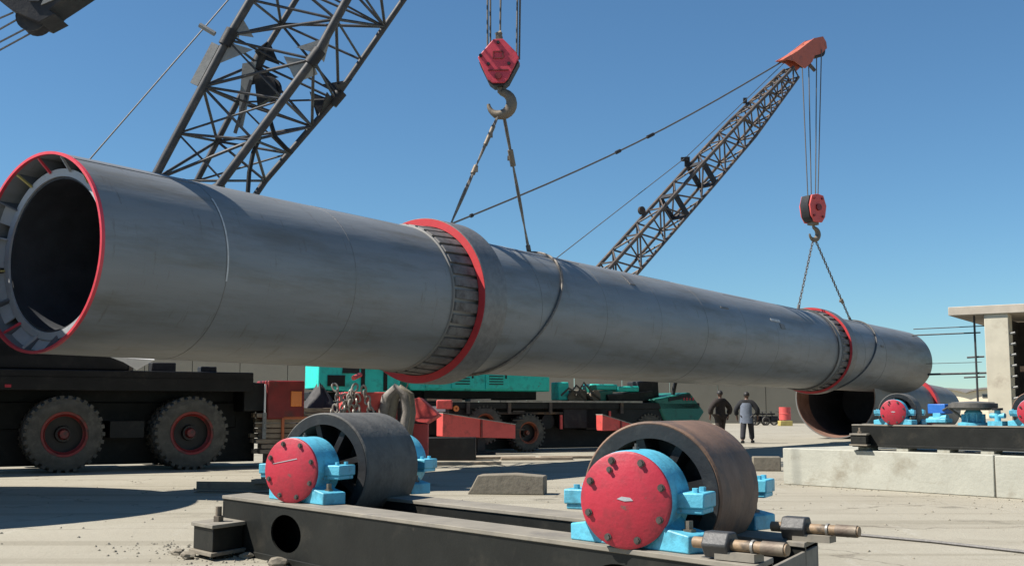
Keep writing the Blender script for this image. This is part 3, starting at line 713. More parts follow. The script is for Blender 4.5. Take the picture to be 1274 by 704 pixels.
# ------------------------------------------------------------------ crane truck at the left
T1r = Vector((.87, .493, 0)).normalized()      # towards the rear (right)
T1o = Vector((-7.9, 20.05, 0))
def crane1():
    rz = math.atan2(T1r.y, T1r.x)
    # local: +x to the rear, -y towards the camera
    t = thing('crane_truck', 'black lattice boom truck crane parked behind the near end of the kiln shell', 'crane', T1o, rz)
    R = .675
    src = make_wheel('wheel', t, R, .40, M['wheelrim'])
    place_wheel(src, t, (0, .2, R))
    for x in (2.23, -5.6, -7.6): place_wheel(src, t, (x, .2, R))
    for x in (0, 2.23, -5.6, -7.6):
        c = place_wheel(src, t, (x, 2.55, R)); c.rotation_euler.z = math.pi
    for x in (0, 2.23): place_wheel(src, t, (x, .66, R)); 
    MB().box((-3.2, 1.4, 1.0), (13.0, 1.0, .5)).build('chassis', M['black'], t, bevel=.02)
    MB().box((-2.6, 1.35, 1.74), (12.0, 2.5, .16)).build('deck', M['black'], t, bevel=.02)
    MB().box((-2.6, .13, 1.58), (12.0, .06, .26)).build('side_rail', M['black'], t, bevel=.01)
    MB().box((-3.6, 1.35, 2.06), (9.4, 2.3, .50)).build('machinery_base', M['black'], t, bevel=.04)
    MB().box((-1.9, .35, .95), (1.5, .5, .9)).build('tool_box', M['black'], t, bevel=.03)
    MB().box((-3.4, .38, 1.0), (1.1, .5, .8)).build('fuel_tank', M['dplate'], t, bevel=.08)
    MB().box((-2.6, .98, .87), (12.6, .05, 1.56)).build('underbody_shade_panel', M['black'], t)  # dark panel added to stand for the shade under the truck
    MB().box((1.1, 1.3, .75), (.6, 2.2, .3)).build('axle_beam', M['black'], t)
    MB().cyl((0, .3, R), (0, 2.5, R), .14, n=12).cyl((2.23, .3, R), (2.23, 2.5, R), .14, n=12).build('axle', M['black'], t)
    MB().box((-.95, .09, 1.52), (.10, .02, .05)).build('side_reflector', M['red'], t)
    # turntable and superstructure (behind the shell)
    MB().cyl((-1.0, 1.35, 1.74), (-1.0, 1.35, 2.0), .95, n=32).build('turntable', M['dplate'], t)
    MB().box((-2.3, 1.35, 2.75), (4.2, 2.3, 1.5)).build('machinery_house', M['black'], t, bevel=.05)
    MB().box((-4.7, 1.35, 2.6), (.8, 2.4, 1.2)).build('counterweight', M['dplate'], t, bevel=.08)
    for sg in (.5, 2.2):
        MB().beam((-2.6, sg, 3.4), (-.58, 1.6 + sg * .15, 4.42), .14, .14, (0, 1, 0)).build('gantry_leg', M['black'], t)
    # rear end
    MB().box((3.45, 1.35, 1.35), (.4, 2.3, .55)).build('rear_body', M['black'], t, bevel=.02)
    MB().box((4.05, .45, 1.30), (.75, .75, .75)).build('tail_box', M['darkred'], t, bevel=.03)
    MB().box((4.25, .065, 1.32), (.22, .04, .30)).build('tail_lamp', M['amber'], t, bevel=.01)
    MB().box((3.62, .06, 1.15), (.03, .03, .9)).build('grab_rail', M['white'], t)
    MB().box((3.62, .06, .8), (.07, .03, .5)).build('mud_flap', M['plate'], t)
    f = MB()
    for a, b in (((4.0, .1, .28), (4.0, .1, .95)), ((4.75, .1, .28), (4.75, .1, .95)), ((4.0, .1, .95), (4.75, .1, .95)), ((4.0, .1, .30), (4.75, .1, .30))): f.beam(a, b, .05, .05, (0, 1, 0))
    f.build('step_frame', M['orange'], t)
    MB().box((4.6, 1.0, .55), (1.5, .5, .5)).build('outrigger_box', M['darkred'], t, bevel=.02)
    for x, wd, h_, m in ((.5, .25, .17, 'dplate'), (1.05, .3, .2, 'hook'), (1.75, .45, .18, 'dplate'), (2.6, .3, .12, 'dplate')):
        MB().box((x, .5, 1.81 + h_ / 2), (wd, .3, h_)).build('deck_fitting', M[m], t, bevel=.02)
    BPO = Vector((1.25, 0, .07))
    MB().add([BPO + Vector((-.55, .0, 1.99)), BPO + Vector((.25, .0, 1.95)), BPO + Vector((-.05, .05, 1.76)), BPO + Vector((-.3, .02, 1.9)), BPO + Vector((-.55, .03, 2.01)), BPO + Vector((.25, .03, 1.97)), BPO + Vector((-.05, .08, 1.78)), BPO + Vector((-.3, .05, 1.92))], [(0, 1, 2, 3), (4, 7, 6, 5), (0, 4, 5, 1), (1, 5, 6, 2), (2, 6, 7, 3), (3, 7, 4, 0)]).build('bent_plate', M['white'], t)

    # boom in the plane of the yard: corner lines A B C D
    boom = bpy.data.objects.new('boom', None); C.objects.link(boom); boom.parent = t
    boom.rotation_euler = (0, 0, -rz)            # boom parts are modelled on the yard's axes
    YF, YB = 21.3, 23.3
    def fr(pa, pb, pc, pd): return [at(*pa, YF), at(*pb, YF), at(*pc, YB), at(*pd, YB)]
    K = [fr((86, 420), (132, 420), (196, 420), (145, 420)),
         fr((190, 225), (277, 225), (330, 225), (245, 225)),
         fr((283, 50), (390, 74), (417, 124), (320, 79)),
         fr((286, 44), (394, 68), (421, 117), (324, 72)),
         fr((464, -256), (560, -232), (620, -170), (500, -214)),
         fr((622, -430), (642, -430), (646, -420), (626, -420))]
    o0 = T1o.copy()
    # children of boom sit in boom axes = world axes shifted by the crane's place
    class WB(MB): pass
    def wbuild(mb, name, m):
        mb.v = [q - o0 for q in mb.v]; return mb.build(name, m, boom)
    def chord(a, b, r): wbuild(MB().cyl(a, b, r, n=10), 'chord', M['boom'])
    def brace(a, b, r=.032): wbuild(MB().cyl(a, b, r, n=6, cap=False), 'brace', M['boom'])
    for k in range(4):
        for i in range(5): chord(K[i][k], K[i + 1][k], (.085, .085, .085, .085)[k] if k < 2 else .065)
    nbs = (3, 3, 0, 7, 3)
    for i, n in enumerate(nbs):
        for j in range(n):
            u0, u1 = j / n, (j + 1) / n
            P = [K[i][k].lerp(K[i + 1][k], u0) for k in range(4)]; Q = [K[i][k].lerp(K[i + 1][k], u1) for k in range(4)]
            for f in range(4):
                k, l = f, (f + 1) % 4
                pm, qm = (P[k], Q[l]) if (j + f) % 2 == 0 else (P[l], Q[k])
                brace(pm, qm)
                if i == 1: brace(*((P[l], Q[k]) if (j + f) % 2 == 0 else (P[k], Q[l])), .022) if f in (0, 2) else None
                brace(Q[k], Q[l], .028)
            if j % 2 == 0: brace(P[0], P[2], .022)
    # joints and gusset plates at the section joint
    for k in range(4):
        p = K[2][k]; ax = (K[3][k] - K[1][k]).normalized()
        wbuild(MB().cyl(p - ax * .12, p + ax * .22, .13, n=12), 'joint_lug', M['dplate'])
        nb1 = K[2][(k + 1) % 4]; nb0 = K[2][(k - 1) % 4]
        for q in (nb0, nb1):
            d = (q - p).normalized()
            nn = ax.cross(d).normalized() * .02
            for sg, l in ((-1, .55), (1, .45)):
                wbuild(MB().prism([(0, .02 * sg), (l * 1.0, .06 * sg), (0, l * sg)], p + ax * (.11 if sg > 0 else -.02) - nn / 2, d, ax, nn), 'gusset_plate', M['plate'] if k < 2 else M['dplate'])
    # grey plate strip on the outside of chord A below the joint
    ax = (K[2][0] - K[1][0]).normalized(); p = K[2][0] - ax * .55 + Vector((-.16, 0, .05))
    wbuild(MB().beam(p - ax * .5, p + ax * .4, .17, .05, (0, -1, .3)), 'walkway_plate', M['plate'])
    wbuild(MB().cyl(K[2][0] + Vector((-.25, 0, .12)), K[2][0] + Vector((-.55, 0, .3)), .05, n=8), 'bracket', M['plate'])
    # sheave guard in the middle: two pale leaves and a dark pulley
    c = at(300, 112, 22.3)
    wbuild(MB().prism([(-.14, .55), (.14, .60), (-.10, -.75), (-.20, -.78)], c + Vector((.15, 0, 0)), (1, 0, 0), (0, 0, 1), (0, .05, 0)), 'guard_plate', M['plate'])
    wbuild(MB().prism([(.0, .35), (.42, .2), (.50, -.1), (.1, -.35)], c + Vector((.22, .08, .05)), (1, 0, 0), (0, 0, 1), (0, .18, 0)), 'sheave_bracket', M['dplate'])
    wbuild(MB().lathe([(.05, -.06), (.26, -.06), (.22, 0), (.26, .06), (.05, .06)], o=c + Vector((.5, .3, .1)), ax=(.2, 1, 0), n=24, closed=True), 'sheave', M['dplate'])
    wbuild(MB().beam(c + Vector((.2, 0, .2)), c + Vector((-.1, 0, -.9)), .06, .06, (0, 1, 0)), 'brace', M['boom'])
    # stiff hoses bowing beside chord B
    wbuild(MB().tube([at(336, 150, 21.6), at(342, 170, 21.6), at(356, 185, 21.7), at(362, 190, 21.9)], .045, 8), 'hose', M['black'])
    wbuild(MB().tube([at(323, 172, 21.6), at(315, 190, 21.6), at(310, 215, 21.6), at(308, 245, 21.6)], .045, 8), 'hose', M['black'])
    # head sheaves
    wbuild(MB().lathe([(.08, -.35), (.45, -.35), (.45, .35), (.08, .35)], o=at(634, -430, 22.6), ax=(.3, 1, 0), n=28, closed=True), 'head_sheave', M['dplate'])
    # pendant from the gantry to the head
    g0 = at(30, 292, 21.4); g1 = at(648, -425, 22.5)
    wbuild(MB().tube([g0, g0.lerp(g1, .35) - Vector((0, 0, .05)), g0.lerp(g1, .7) - Vector((0, 0, .05)), g1], .015, 6), 'pendant_rope', M['rope'])
    return t
crane1()

# ------------------------------------------------------------------ second crane, behind the middle of the shell
T2d = Vector((.87, .493, 0)).normalized()
T2o = Vector((.456, 30.3, 0))
def crane2():
    rz = math.atan2(T2d.y, T2d.x); Zv = Vector((0, 0, 1))
    t = thing('crane_truck', 'teal truck crane with red outriggers behind the middle of the shell', 'crane', T2o, rz)
    R = .50
    src = make_wheel('wheel', t, R, .36, M['wheelrim2'], 26)
    place_wheel(src, t, (0, .18, R))
    for x in (-1.32, 4.0): place_wheel(src, t, (x, .18, R + (.22 if x < 0 else 0)))
    for x in (0, -1.32, 4.0): c = place_wheel(src, t, (x, 2.2, R)); c.rotation_euler.z = math.pi
    MB().box((-.2, 1.2, .85), (12.0, .9, .35)).build('chassis', M['black'], t, bevel=.02)
    MB().box((-.3, 1.2, 1.22), (12.2, 2.4, .18)).build('deck', M['black'], t, bevel=.02)
    MB().box((-.9, .62, .66), (10.6, .05, 1.2)).build('underbody_shade_panel', M['black'], t)  # dark sheet filling in the shade beneath this crane
    MB().box((-2.9, .3, .8), (2.6, .5, .7)).build('locker', M['black'], t, bevel=.03)
    MB().box((1.4, -.03, 1.33), (4.6, .05, .05)).build('deck_edge', M['chain'], t)
    MB().box((1.75, .25, .88), (1.25, .4, .55)).build('battery_box', M['dplate'], t, bevel=.02)
    MB().box((3.3, .3, .85), (2.9, .5, .6)).build('engine_cover', M['black'], t, bevel=.02)
    MB().box((1.02, .02, .78), (.07, .05, .38)).build('side_marker', M['outred'], t)
    MB().box((2.62, .02, .95), (.06, .04, .25)).build('side_marker', M['outred'], t)
    MB().cyl((-2.6, 1.2, 1.31), (-2.6, 1.2, 1.62), .75, n=28).build('turntable', M['dplate'], t)
    MB().box((-1.2, 1.2, 1.50), (3.4, 1.5, .25)).build('turntable_frame', M['black'], t, bevel=.02)
    MB().cyl((.75, .25, .80), (.75, .62, .80), .20, n=20).build('air_tank', M['dplate'], t)
    MB().cyl((-1.9, .12, 1.02), (2.6, .12, 1.02), .035, n=8).build('air_pipe', M['boom2'], t)
    for x, l, m_ in ((-4.9, .9, 'wood'), (-3.7, .8, 'chain'), (-2.5, 1.0, 'wood'), (-1.45, .6, 'chain')):
        MB().box((x, .18, 1.36), (l, .32, .06), Matrix.Rotation(R_(rnd.uniform(-2, 2)), 3, 'Y')).build('deck_board', M[m_], t)
    for x in (-2.45, -1.85, -.62, .66, 3.0):
        MB().box((x, -.02, 1.16), (.09, .05, .30)).build('bracket', M['boom2'], t)
    for k in range(4): MB().box((-.35, -.04, .35 + k * .24), (.34, .04, .03)).build('step', M['boom2'], t)
    for x in (-3.15, -2.2): MB().lathe([(.02, -.02), (.08, -.02), (.08, .02), (.02, .02)], o=(x, -.03, 1.14), ax=(0, 1, 0), n=14, closed=True).build('lamp', M['amber'], t)
    MB().box((-2.7, -.03, 1.13), (.38, .03, .14)).build('plate', M['white'], t)
    # superstructure
    H = MB().prism([(-3.4, 1.60), (.75, 1.60), (.75, 2.6), (-.2, 3.2), (-2.8, 3.2), (-3.6, 2.0)], (0, .15, 0), (1, 0, 0), (0, 0, 1), (0, 2.0, 0)).build('machinery_house', M['teal'], t, bevel=.04)
    for x, wd in ((-2.75, .5), (-1.9, .7), (-.9, .7)):
        d_ = MB().box((x, .135, 2.05), (wd, .04, .78)).build('door_panel', M['teal'], H, bevel=.008)
        MB().box((x + wd * .36, .105, 2.0), (.04, .03, .14)).build('door_handle', M['dplate'], H)
        for k_ in range(4): MB().box((x - .04, .11, 1.78 + k_ * .07), (wd * .6, .02, .025)).build('louvre', M['dplate'], H)
    Cb = MB().prism([(-5.9, 1.62), (-3.75, 1.45), (-3.65, 2.9), (-5.4, 2.9), (-5.9, 2.4)], (0, .05, 0), (1, 0, 0), (0, 0, 1), (0, 1.0, 0)).build('operator_cab', M['teal'], t, bevel=.03)
    for x, wd, h0, h1 in ((-5.45, .45, 1.68, 1.95), (-4.75, .10, 1.62, 2.2), (-4.15, .10, 1.58, 2.2)):
        MB().box((x, .035, (h0 + h1) / 2), (wd, .02, h1 - h0)).build('louvre', M['black'], Cb)
    MB().prism([(-5.3, 2.0), (-4.85, 2.0), (-4.85, 2.75), (-5.2, 2.75)], (0, .03, 0), (1, 0, 0), (0, 0, 1), (0, .03, 0)).build('side_window', M['glass'], Cb)
    MB().box((-4.45, .035, 2.4), (.46, .03, .55)).build('side_window', M['glass'], Cb)
    MB().tube([(-3.55, .1, 1.65), (-3.5, -.02, 1.9), (-3.5, -.02, 2.6)], .018, 6).build('hand_rail', M['chain'], Cb)
    MB().box((-4.6, 1.3, 1.45), (2.4, 1.6, .2)).build('rear_frame', M['black'], t, bevel=.02)
    for (x, y) in ((-1.9, .4), (-1.9, 2.0)):
        MB().beam((x, y, 3.1), (-2.38, .55 + (.5 if y > 1 else 0), 5.92), .12, .12, (0, 1, 0)).build('gantry_leg', M['teal'], t)
    # deck machinery right of the house
    bits = [((1.35, .6, 1.62), (.35, .4, .5), 'teal'), ((1.9, .7, 1.50), (.5, .5, .32), 'block'), ((2.35, .6, 1.56), (.25, .4, .5), 'green'), ((2.75, .7, 1.75), (.9, .5, .16), 'teal'), ((2.8, .65, 1.5), (.5, .4, .3), 'green'), ((3.55, .65, 1.70), (.75, .5, .16), 'teal'), ((3.6, .7, 1.45), (1.6, .7, .3), 'black'), ((4.35, .8, 1.62), (.7, .6, .65), 'dplate')]
    for c_, s_, m_ in bits: MB().box(c_, s_, Matrix.Rotation(R_(rnd.uniform(-5, 5)), 3, 'Y')).build('deck_machine', M[m_], t, bevel=.03)
    MB().cyl((1.6, .35, 1.45), (1.6, .75, 1.45), .14, n=16).cyl((2.35, .3, 1.5), (2.35, .8, 1.5), .16, n=16).build('winch_drum', M['hook'], t)
    hs = MB()
    for k in range(3): hs.tube([(1.2 + .25 * k, .3, 1.5), (1.4 + .25 * k, .22, 1.7 + .08 * k), (1.75 + .25 * k, .25, 1.55), (2.0 + .25 * k, .3, 1.4)], .03, 6)
    hs.build('hose', M['rubber'], t)
    # carrier cab nose, green
    N = MB().prism([(4.6, .62), (5.75, .78), (5.98, 1.05), (5.45, 1.62), (4.15, 1.40), (4.25, 1.32)], (0, .0, 0), (1, 0, 0), (0, 0, 1), (0, 2.2, 0)).build('cab_nose', M['green'], t, bevel=.05)
    MB().box((5.05, -.012, 1.46), (.8, .03, .10), Matrix.Rotation(R_(-8), 3, 'Y')).build('number_strip', M['dplate'], N)
    for k in range(4): MB().box((5.2 + .11 * k, -.03, 1.42 - .0 * k), (.06, .015, .07 + .02 * (k % 2))).build('painted_mark', M['red'], N)
    MB().beam((4.9, .1, 1.55), (5.05, .1, 2.1), .08, .08, (0, 1, 0)).build('mirror_post', M['black'], t)
    # outriggers
    def outr(p, q, h0, h1, dep, m='outred'):
        p, q = Vector(p), Vector(q)
        o = MB().add([p + Zv * -h0 / 2, q - Zv * h1 / 2, q + Zv * h1 / 2, p + Zv * h0 / 2] + [x + Vector((0, dep, 0)) for x in (p + Zv * -h0 / 2, q - Zv * h1 / 2, q + Zv * h1 / 2, p + Zv * h0 / 2)],
                     [(0, 1, 2, 3), (4, 7, 6, 5), (0, 4, 5, 1), (1, 5, 6, 2), (2, 6, 7, 3), (3, 7, 4, 0)]).build('outrigger_box', M[m], t, bevel=.015)
        mid = p.lerp(q, .52)
        MB().box(mid + Vector((0, -.012, 0)), (.05, .03, (h0 + h1) / 2 * .96)).build('stiffener', M['darkred'], o)
        MB().beam(p + Zv * (h0 / 2 + .012) + Vector((0, dep / 2, 0)), q + Zv * (h1 / 2 + .012) + Vector((0, dep / 2, 0)), dep + .03, .02).build('top_plate', M['chain'], o)
        return o
    outr((-3.15, -1.2, .74), (-1.1, -1.2, .56), .56, .34, .35)
    outr((1.75, -.9, .76), (2.9, -.9, .62), .42, .10, .3)
    MB().box((-2.0, -.95, .2), (.22, .22, .4)).box((-2.0, -.95, .03), (.6, .6, .06)).build('outrigger_foot', M['dplate'], t)
    # boom
    boom = bpy.data.objects.new('boom', None); C.objects.link(boom); boom.parent = t; boom.rotation_euler = (0, 0, -rz)
    o0 = T2o.copy()
    def wbuild(mb, name, m):
        mb.v = [q - o0 for q in mb.v]; return mb.build(name, m, boom)
    foot = at(663, 455, 31.2); head = at(1002, 72, 38.7)
    ax = (head - foot); Lb = ax.length; ax.normalize()
    hd = Vector((ax.x, ax.y, 0)).normalized(); ns = Vector((hd.y, -hd.x, 0)); nu = ns.cross(ax).normalized()
    if nu.z < 0: nu = -nu
    wv = lambda s: ((.30, .30) if s <= 0 else (.33, .40))
    def sec(s, a, b):
        c = foot + ax * (s * Lb)
        return [c + ns * a + nu * b, c - ns * a + nu * b, c - ns * a - nu * b, c + ns * a - nu * b]
    K = [sec(0, .25, .10), sec(.17, .33, .40), sec(.455, .33, .40), sec(.56, .33, .40), sec(.72, .33, .38), sec(.935, .20, .20)]
    for k in range(4):
        for i in range(5): wbuild(MB().cyl(K[i][k], K[i + 1][k], .062 if k < 2 else .052, n=8), 'chord', M['boom2'])
    for i, n in enumerate((4, 7, 2, 4, 8)):
        for j in range(n):
            P = [K[i][k].lerp(K[i + 1][k], j / n) for k in range(4)]; Q = [K[i][k].lerp(K[i + 1][k], (j + 1) / n) for k in range(4)]
            for f in range(4):
                k, l = f, (f + 1) % 4
                pm, qm = (P[k], Q[l]) if (j + f) % 2 == 0 else (P[l], Q[k])
                wbuild(MB().cyl(pm, qm, .030, n=5, cap=False), 'brace', M['boom2'])
                if j % 2 == 1: wbuild(MB().cyl(Q[k], Q[l], .028, n=5, cap=False), 'brace', M['boom2'])
    for i, hh in ((2, .5), (3, .55)):
        for k in range(4):
            q = K[i][(k + 1) % 4]; p = K[i][k]
            d = (q - p); wbuild(MB().beam(p, q, .05, hh * .38, ax), 'gusset_plate', M['dplate'])
    c = sec(.57, .33, .42)
    wbuild(MB().box(c[1] + nu * .12 - ax * .1, (.16, .12, .3)).box(c[1] + nu * .25 - ax * .15, (.22, .12, .12)), 'rope_guide', M['dplate'])
    c = sec(.40, .33, .42); wbuild(MB().lathe([(.03, -.04), (.13, -.04), (.10, 0), (.13, .04), (.03, .04)], o=c[1] + nu * .15, ax=ns, n=16, closed=True), 'guide_sheave', M['boom2'])
    c = sec(.79, .3, .36); wbuild(MB().box(c[1] + nu * .12, (.12, .1, .18)), 'rope_guide', M['dplate'])
    # orange head: two cheek plates, sheaves between
    def pl(px, py):                      # photo point -> coordinates along and across the boom, in its upright plane
        a = Vector((0, 0, CAMH)); d = at(px, py, 38.7) - a
        h = a + d * ((head - a).dot(ns) / d.dot(ns)) - head
        return (h.dot(ax), h.dot(nu))
    HP = [(970, 75), (985, 66.6), (995, 59), (1007, 49.7), (1018, 47.5), (1022, 54.5), (1023, 62), (1016, 69), (1008, 71), (1004.6, 79), (996, 87), (991, 84), (983, 78)]
    for sg in (-1, 1):
        o_ = head + ns * (sg * .19 - .02)
        wbuild(MB().prism([pl(*q) for q in HP], o_, ax, nu, ns * .04), 'head_plate', M['headred'])
    wbuild(MB().prism([pl(972, 75), pl(995, 59.5), pl(1007, 50.5), pl(1006, 53), pl(995, 62), pl(974, 76.5)], head - ns * .17, ax, nu, ns * .34), 'head_cover', M['headred'])
    for (a, b, r_) in ((*pl(1016, 62), .30), (*pl(1001, 78), .17)):
        wbuild(MB().lathe([(.05, -.15), (r_, -.15), (r_ - .04, -.1), (r_, -.05), (r_ - .04, 0), (r_, .05), (r_ - .04, .1), (r_, .15), (.05, .15)], o=head + ax * a + nu * b, ax=ns, n=24, closed=True), 'head_sheave', M['dplate'])
    wbuild(MB().beam(head - nu * .25 - ax * .0, head - nu * .62 + ax * .12, .1, .08, ns), 'limit_switch', M['boom2'])
    # pendant and hoist lines
    p0 = at(978, 74, 38.3); p1 = at(548, 284, 29.6)
    pt = [p0.lerp(p1, k / 12) - Vector((0, 0, .32 * math.sin(math.pi * k / 12))) for k in range(13)]
    pd = wbuild(MB().tube(pt, .028, 6), 'pendant_rope', M['rope'])
    for k, l in ((.46, .3), (.555, .2), (.93, .08)):
        a = p0.lerp(p1, k) - Vector((0, 0, .32 * math.sin(math.pi * k))); d = (p1 - p0).normalized()
        wbuild(MB().cyl(a - d * l / 2, a + d * l / 2, .055, n=8), 'rope_socket', M['dplate'])
    g0 = sec(.57, .33, .42)[1] + nu * .25; g1 = at(690, 323, 30.2)
    wbuild(MB().tube([g0, g1], .014, 5), 'hoist_line', M['rope'])
    wbuild(MB().tube([g0, at(1000, 55, 38.7)], .014, 5), 'hoist_line', M['rope'])
    return head, ax, nu, ns
HEAD2 = crane2()

# ------------------------------------------------------------------ hook blocks
def hook_mesh(c, rr, th, fx, up=Vector((0, 0, 1))):
    """a C-shaped hook below c, opening to -fx"""
    pts = []; rs = []
    pts += [c + up * .0, c + up * (-.10)]; rs += [th * .55, th * .6]
    cen = c + up * (-.10 - rr * 1.05)
    for k in range(17):
        a = R_(82 - k * 16.2)
        pts.append(cen + fx * (rr * math.cos(a)) + up * (rr * math.sin(a))); rs.append(th * (.75 + .45 * math.sin(math.pi * min(1, k / 13))) * (1 if k < 12 else 1 - (k - 12) * .13))
    return MB().tube(pts, rs, 10), cen

def hook_block1():
    c = at(621, 79, 22.6); P = Vector((c.x, c.y, c.z))
    t = thing('hook_block', 'bright red diamond shaped hook block with a big hook, above the near sling', 'hook block', P, R_(-4))
    X, Z, Yv = Vector((1, 0, 0)), Vector((0, 0, 1)), Vector((0, 1, 0))
    poly = [(-.42, .06), (-.36, .14), (-.10, .44), (.10, .44), (.38, .14), (.42, .04), (.20, -.40), (.12, -.48), (-.12, -.48), (-.22, -.40)]
    for y0 in (-.24, .18):
        CP = MB().prism(poly, Yv * y0, X, Z, Yv * .06).build('cheek_plate', M['hookred'], t, bevel=.012)
        if y0 < 0:
            for (x, z) in ((0, .36), (-.20, -.09), (.22, -.09), (-.36, .09)):
                MB().cyl((x, y0, z), (x, y0 - .04, z), .035, n=8).build('plate_bolt', M['dplate'], CP)
            q = MB()
            for a, b in (((-.10, .17), (.10, .17)), ((-.10, .03), (.10, .03)), ((-.10, .03), (-.10, .17)), ((.10, .03), (.10, .17))): q.beam((a[0], y0 - .012, a[1]), (b[0], y0 - .012, b[1]), .024, .024, Yv)
            q.build('keeper_plate', M['darkred'], CP)
            MB().box((0, y0 - .01, -.22), (.42, .03, .025)).build('rib', M['darkred'], CP)
            MB().cyl((0, y0, -.35), (0, y0 - .05, -.35), .07, n=14).build('trunnion', M['darkred'], CP)
    for k in (-.1, 0, .1):
        MB().lathe([(.05, -.03), (.33, -.03), (.28, 0), (.33, .03), (.05, .03)], o=(0, k, 0), ax=Yv, n=28, closed=True).build('sheave', M['dplate'], t)
    MB().prism([(-.40, .0), (-.2, -.42), (-.1, -.50), (.1, -.50), (.2, -.42), (.42, .0)], (0, -.17, -.02), X, Z, Yv * .34).build('guard', M['dplate'], t)
    m, cen = hook_mesh(Vector((.02, 0, -.50)), .24, .10, X); m.build('hook', M['hook'], t)
    MB().cyl((0, 0, .42), (0, 0, .62), .06, n=10).box((0, 0, .52), (.14, .12, .10)).cyl((-.07, 0, .60), (.05, 0, .66), .05, n=8).build('becket', M['hook'], t)
    tip = at(627, -430, 22.6)
    for x0, px in ((-.24, 606), (.02, 629), (.36, 650)):
        top = Vector((at(px, -430, 22.6).x, 22.6, tip.z)) - P
        MB().tube([(x0, 0, .1 if abs(x0) > .1 else .6), top], .022, 6).build('rope_fall', M['rope'], t)
        if abs(x0) > .1: MB().tube([(x0 + .05, .1, .1), top + Vector((.05, .1, 0))], .022, 6).build('rope_fall', M['rope'], t)
    return P + cen
H1 = hook_block1()

def hook_block2():
    head, ax, nu, ns = HEAD2
    c = at(1011, 260, 38.9)
    t = thing('hook_block', 'smaller faded red hook block with a black side, above the far sling', 'hook block', c, R_(32))
    X, Z, Yv = Vector((1, 0, 0)), Vector((0, 0, 1)), Vector((0, 1, 0))
    poly = [(-.40, .08), (-.28, .44), (.0, .50), (.28, .46), (.42, .1), (.34, -.3), (.18, -.5), (-.18, -.5), (-.34, -.28)]
    for y0, m in ((-.26, 'outred'), (.18, 'outred')):
        CP = MB().prism(poly, Yv * y0, X, Z, Yv * .07).build('cheek_plate', M[m], t, bevel=.015)
        if y0 < 0:
            MB().cyl((0, y0, .02), (0, y0 - .06, .02), .12, n=16).build('sheave_pin', M['darkred'], CP)
            for (x, z) in ((-.2, .33), (.2, .34), (-.22, -.28), (.2, -.3)): MB().cyl((x, y0, z), (x, y0 - .04, z), .04, n=8).build('plate_bolt', M['darkred'], CP)
    for k in (-.09, .05):
        MB().lathe([(.05, -.05), (.36, -.05), (.30, 0), (.36, .05), (.05, .05)], o=(0, k, .03), ax=Yv, n=24, closed=True).build('sheave', M['dplate'], t)
    MB().prism([(-.44, .10), (-.34, .42), (-.22, .46), (-.22, -.48), (-.36, -.34)], (0, -.19, 0), X, Z, Yv * .37).build('side_guard', M['dplate'], t, bevel=.01)
    MB().box((0, 0, -.52), (.28, .3, .12)).build('crosshead', M['hook'], t, bevel=.02)
    m, cen = hook_mesh(Vector((.02, 0, -.56)), .21, .085, X); m.build('hook', M['hook'], t)
    R = Matrix.Rotation(-R_(32), 3, 'Z')
    for x0, px, py in ((-.22, 998, 84), (-.05, 1006, 76), (.15, 1016, 66), (.27, 1022, 62)):
        top = at(px, py, 38.9) - c
        MB().tube([(x0, 0, .3), R @ top], .020, 5).build('rope_fall', M['rope'], t)
    return c + Matrix.Rotation(R_(32), 3, 'Z') @ cen
H2 = hook_block2()

# ------------------------------------------------------------------ slings
def sling(label, hookp, sc, k, rr, rope_r=.024, m='rope2', R0=KR + .03, att=R_(90), fit=(), chainy=False):
    t = thing('wire_sling', label, 'sling', kx(sc, 0, 0), 0, 'slings holding the kiln shell')
    o = kx(sc, 0, 0)
    pts = [kx(sc + k * R0 * math.sin(a), a, R0) - o for a in [2 * math.pi * i / 56 for i in range(56)]]
    MB().loop(pts, rope_r * 1.15, 6).build('choker_loop', M[m], t)
    a0 = kx(sc + k * R0, att, R0 + .02) - o; h = hookp - o
    L = (h - a0).length; d = (h - a0).normalized(); dd, u, v = perp(d)
    if not chainy:
        for ph in (0, math.pi):     # two strands laid round each other
            q = []; n = 40
            for i in range(n + 1):
                a = i / n * L * 2.2 + ph; q.append(a0 + d * (L * i / n) + (math.cos(a) * u + math.sin(a) * v) * rope_r * .75)
            MB().tube(q, rope_r * .8, 5).build('strand', M[m], t)
    else:
        n = int(L / .13)
        for i in range(n):
            p = a0 + d * (L * (i + .5) / n); q = u if i % 2 else v
            w_ = .035; l = .085
            ring = [p + d * (l * math.sin(b)) + q * (w_ * math.cos(b)) for b in [2 * math.pi * z / 10 for z in range(10)]]
            MB().loop(ring, .016, 5).build('chain_link', M[m], t)
    for f, l, r in fit:
        p = a0 + d * L * f
        MB().cyl(p - d * l / 2, p + d * l / 2, r, n=10).box(p + u * r, (.07, .07, .09)).build('shackle', M['hook'], t)
    MB().cyl(a0 - d * .05, a0 + d * .14, rope_r * 2.2, n=8).build('eye_splice', M['rope'], t)
sling('left leg of the near pair of slings, running to the first red ring', H1 + Vector((-.04, -.03, -.26)), 8.62, 0, 0, fit=((.52, .20, .05), (.82, .5, .045)), R0=1.36)
sling('right leg of the near pair of slings, choked round the shell past the first ring', H1 + Vector((.08, .03, -.26)), 10.45, .80, 0, fit=((.70, .35, .06),), m='rope2')
sling('left leg of the far pair of slings, running to the second red ring', H2 + Vector((-.04, -.03, -.22)), 28.0, .0, 0, R0=1.34, chainy=True, m='rope')
sling('right leg of the far pair of slings, a dark chain past the second ring', H2 + Vector((.06, .03, -.22)), 32.0, 1.2, 0, chainy=True, m='rope', fit=((.25, .2, .06),))

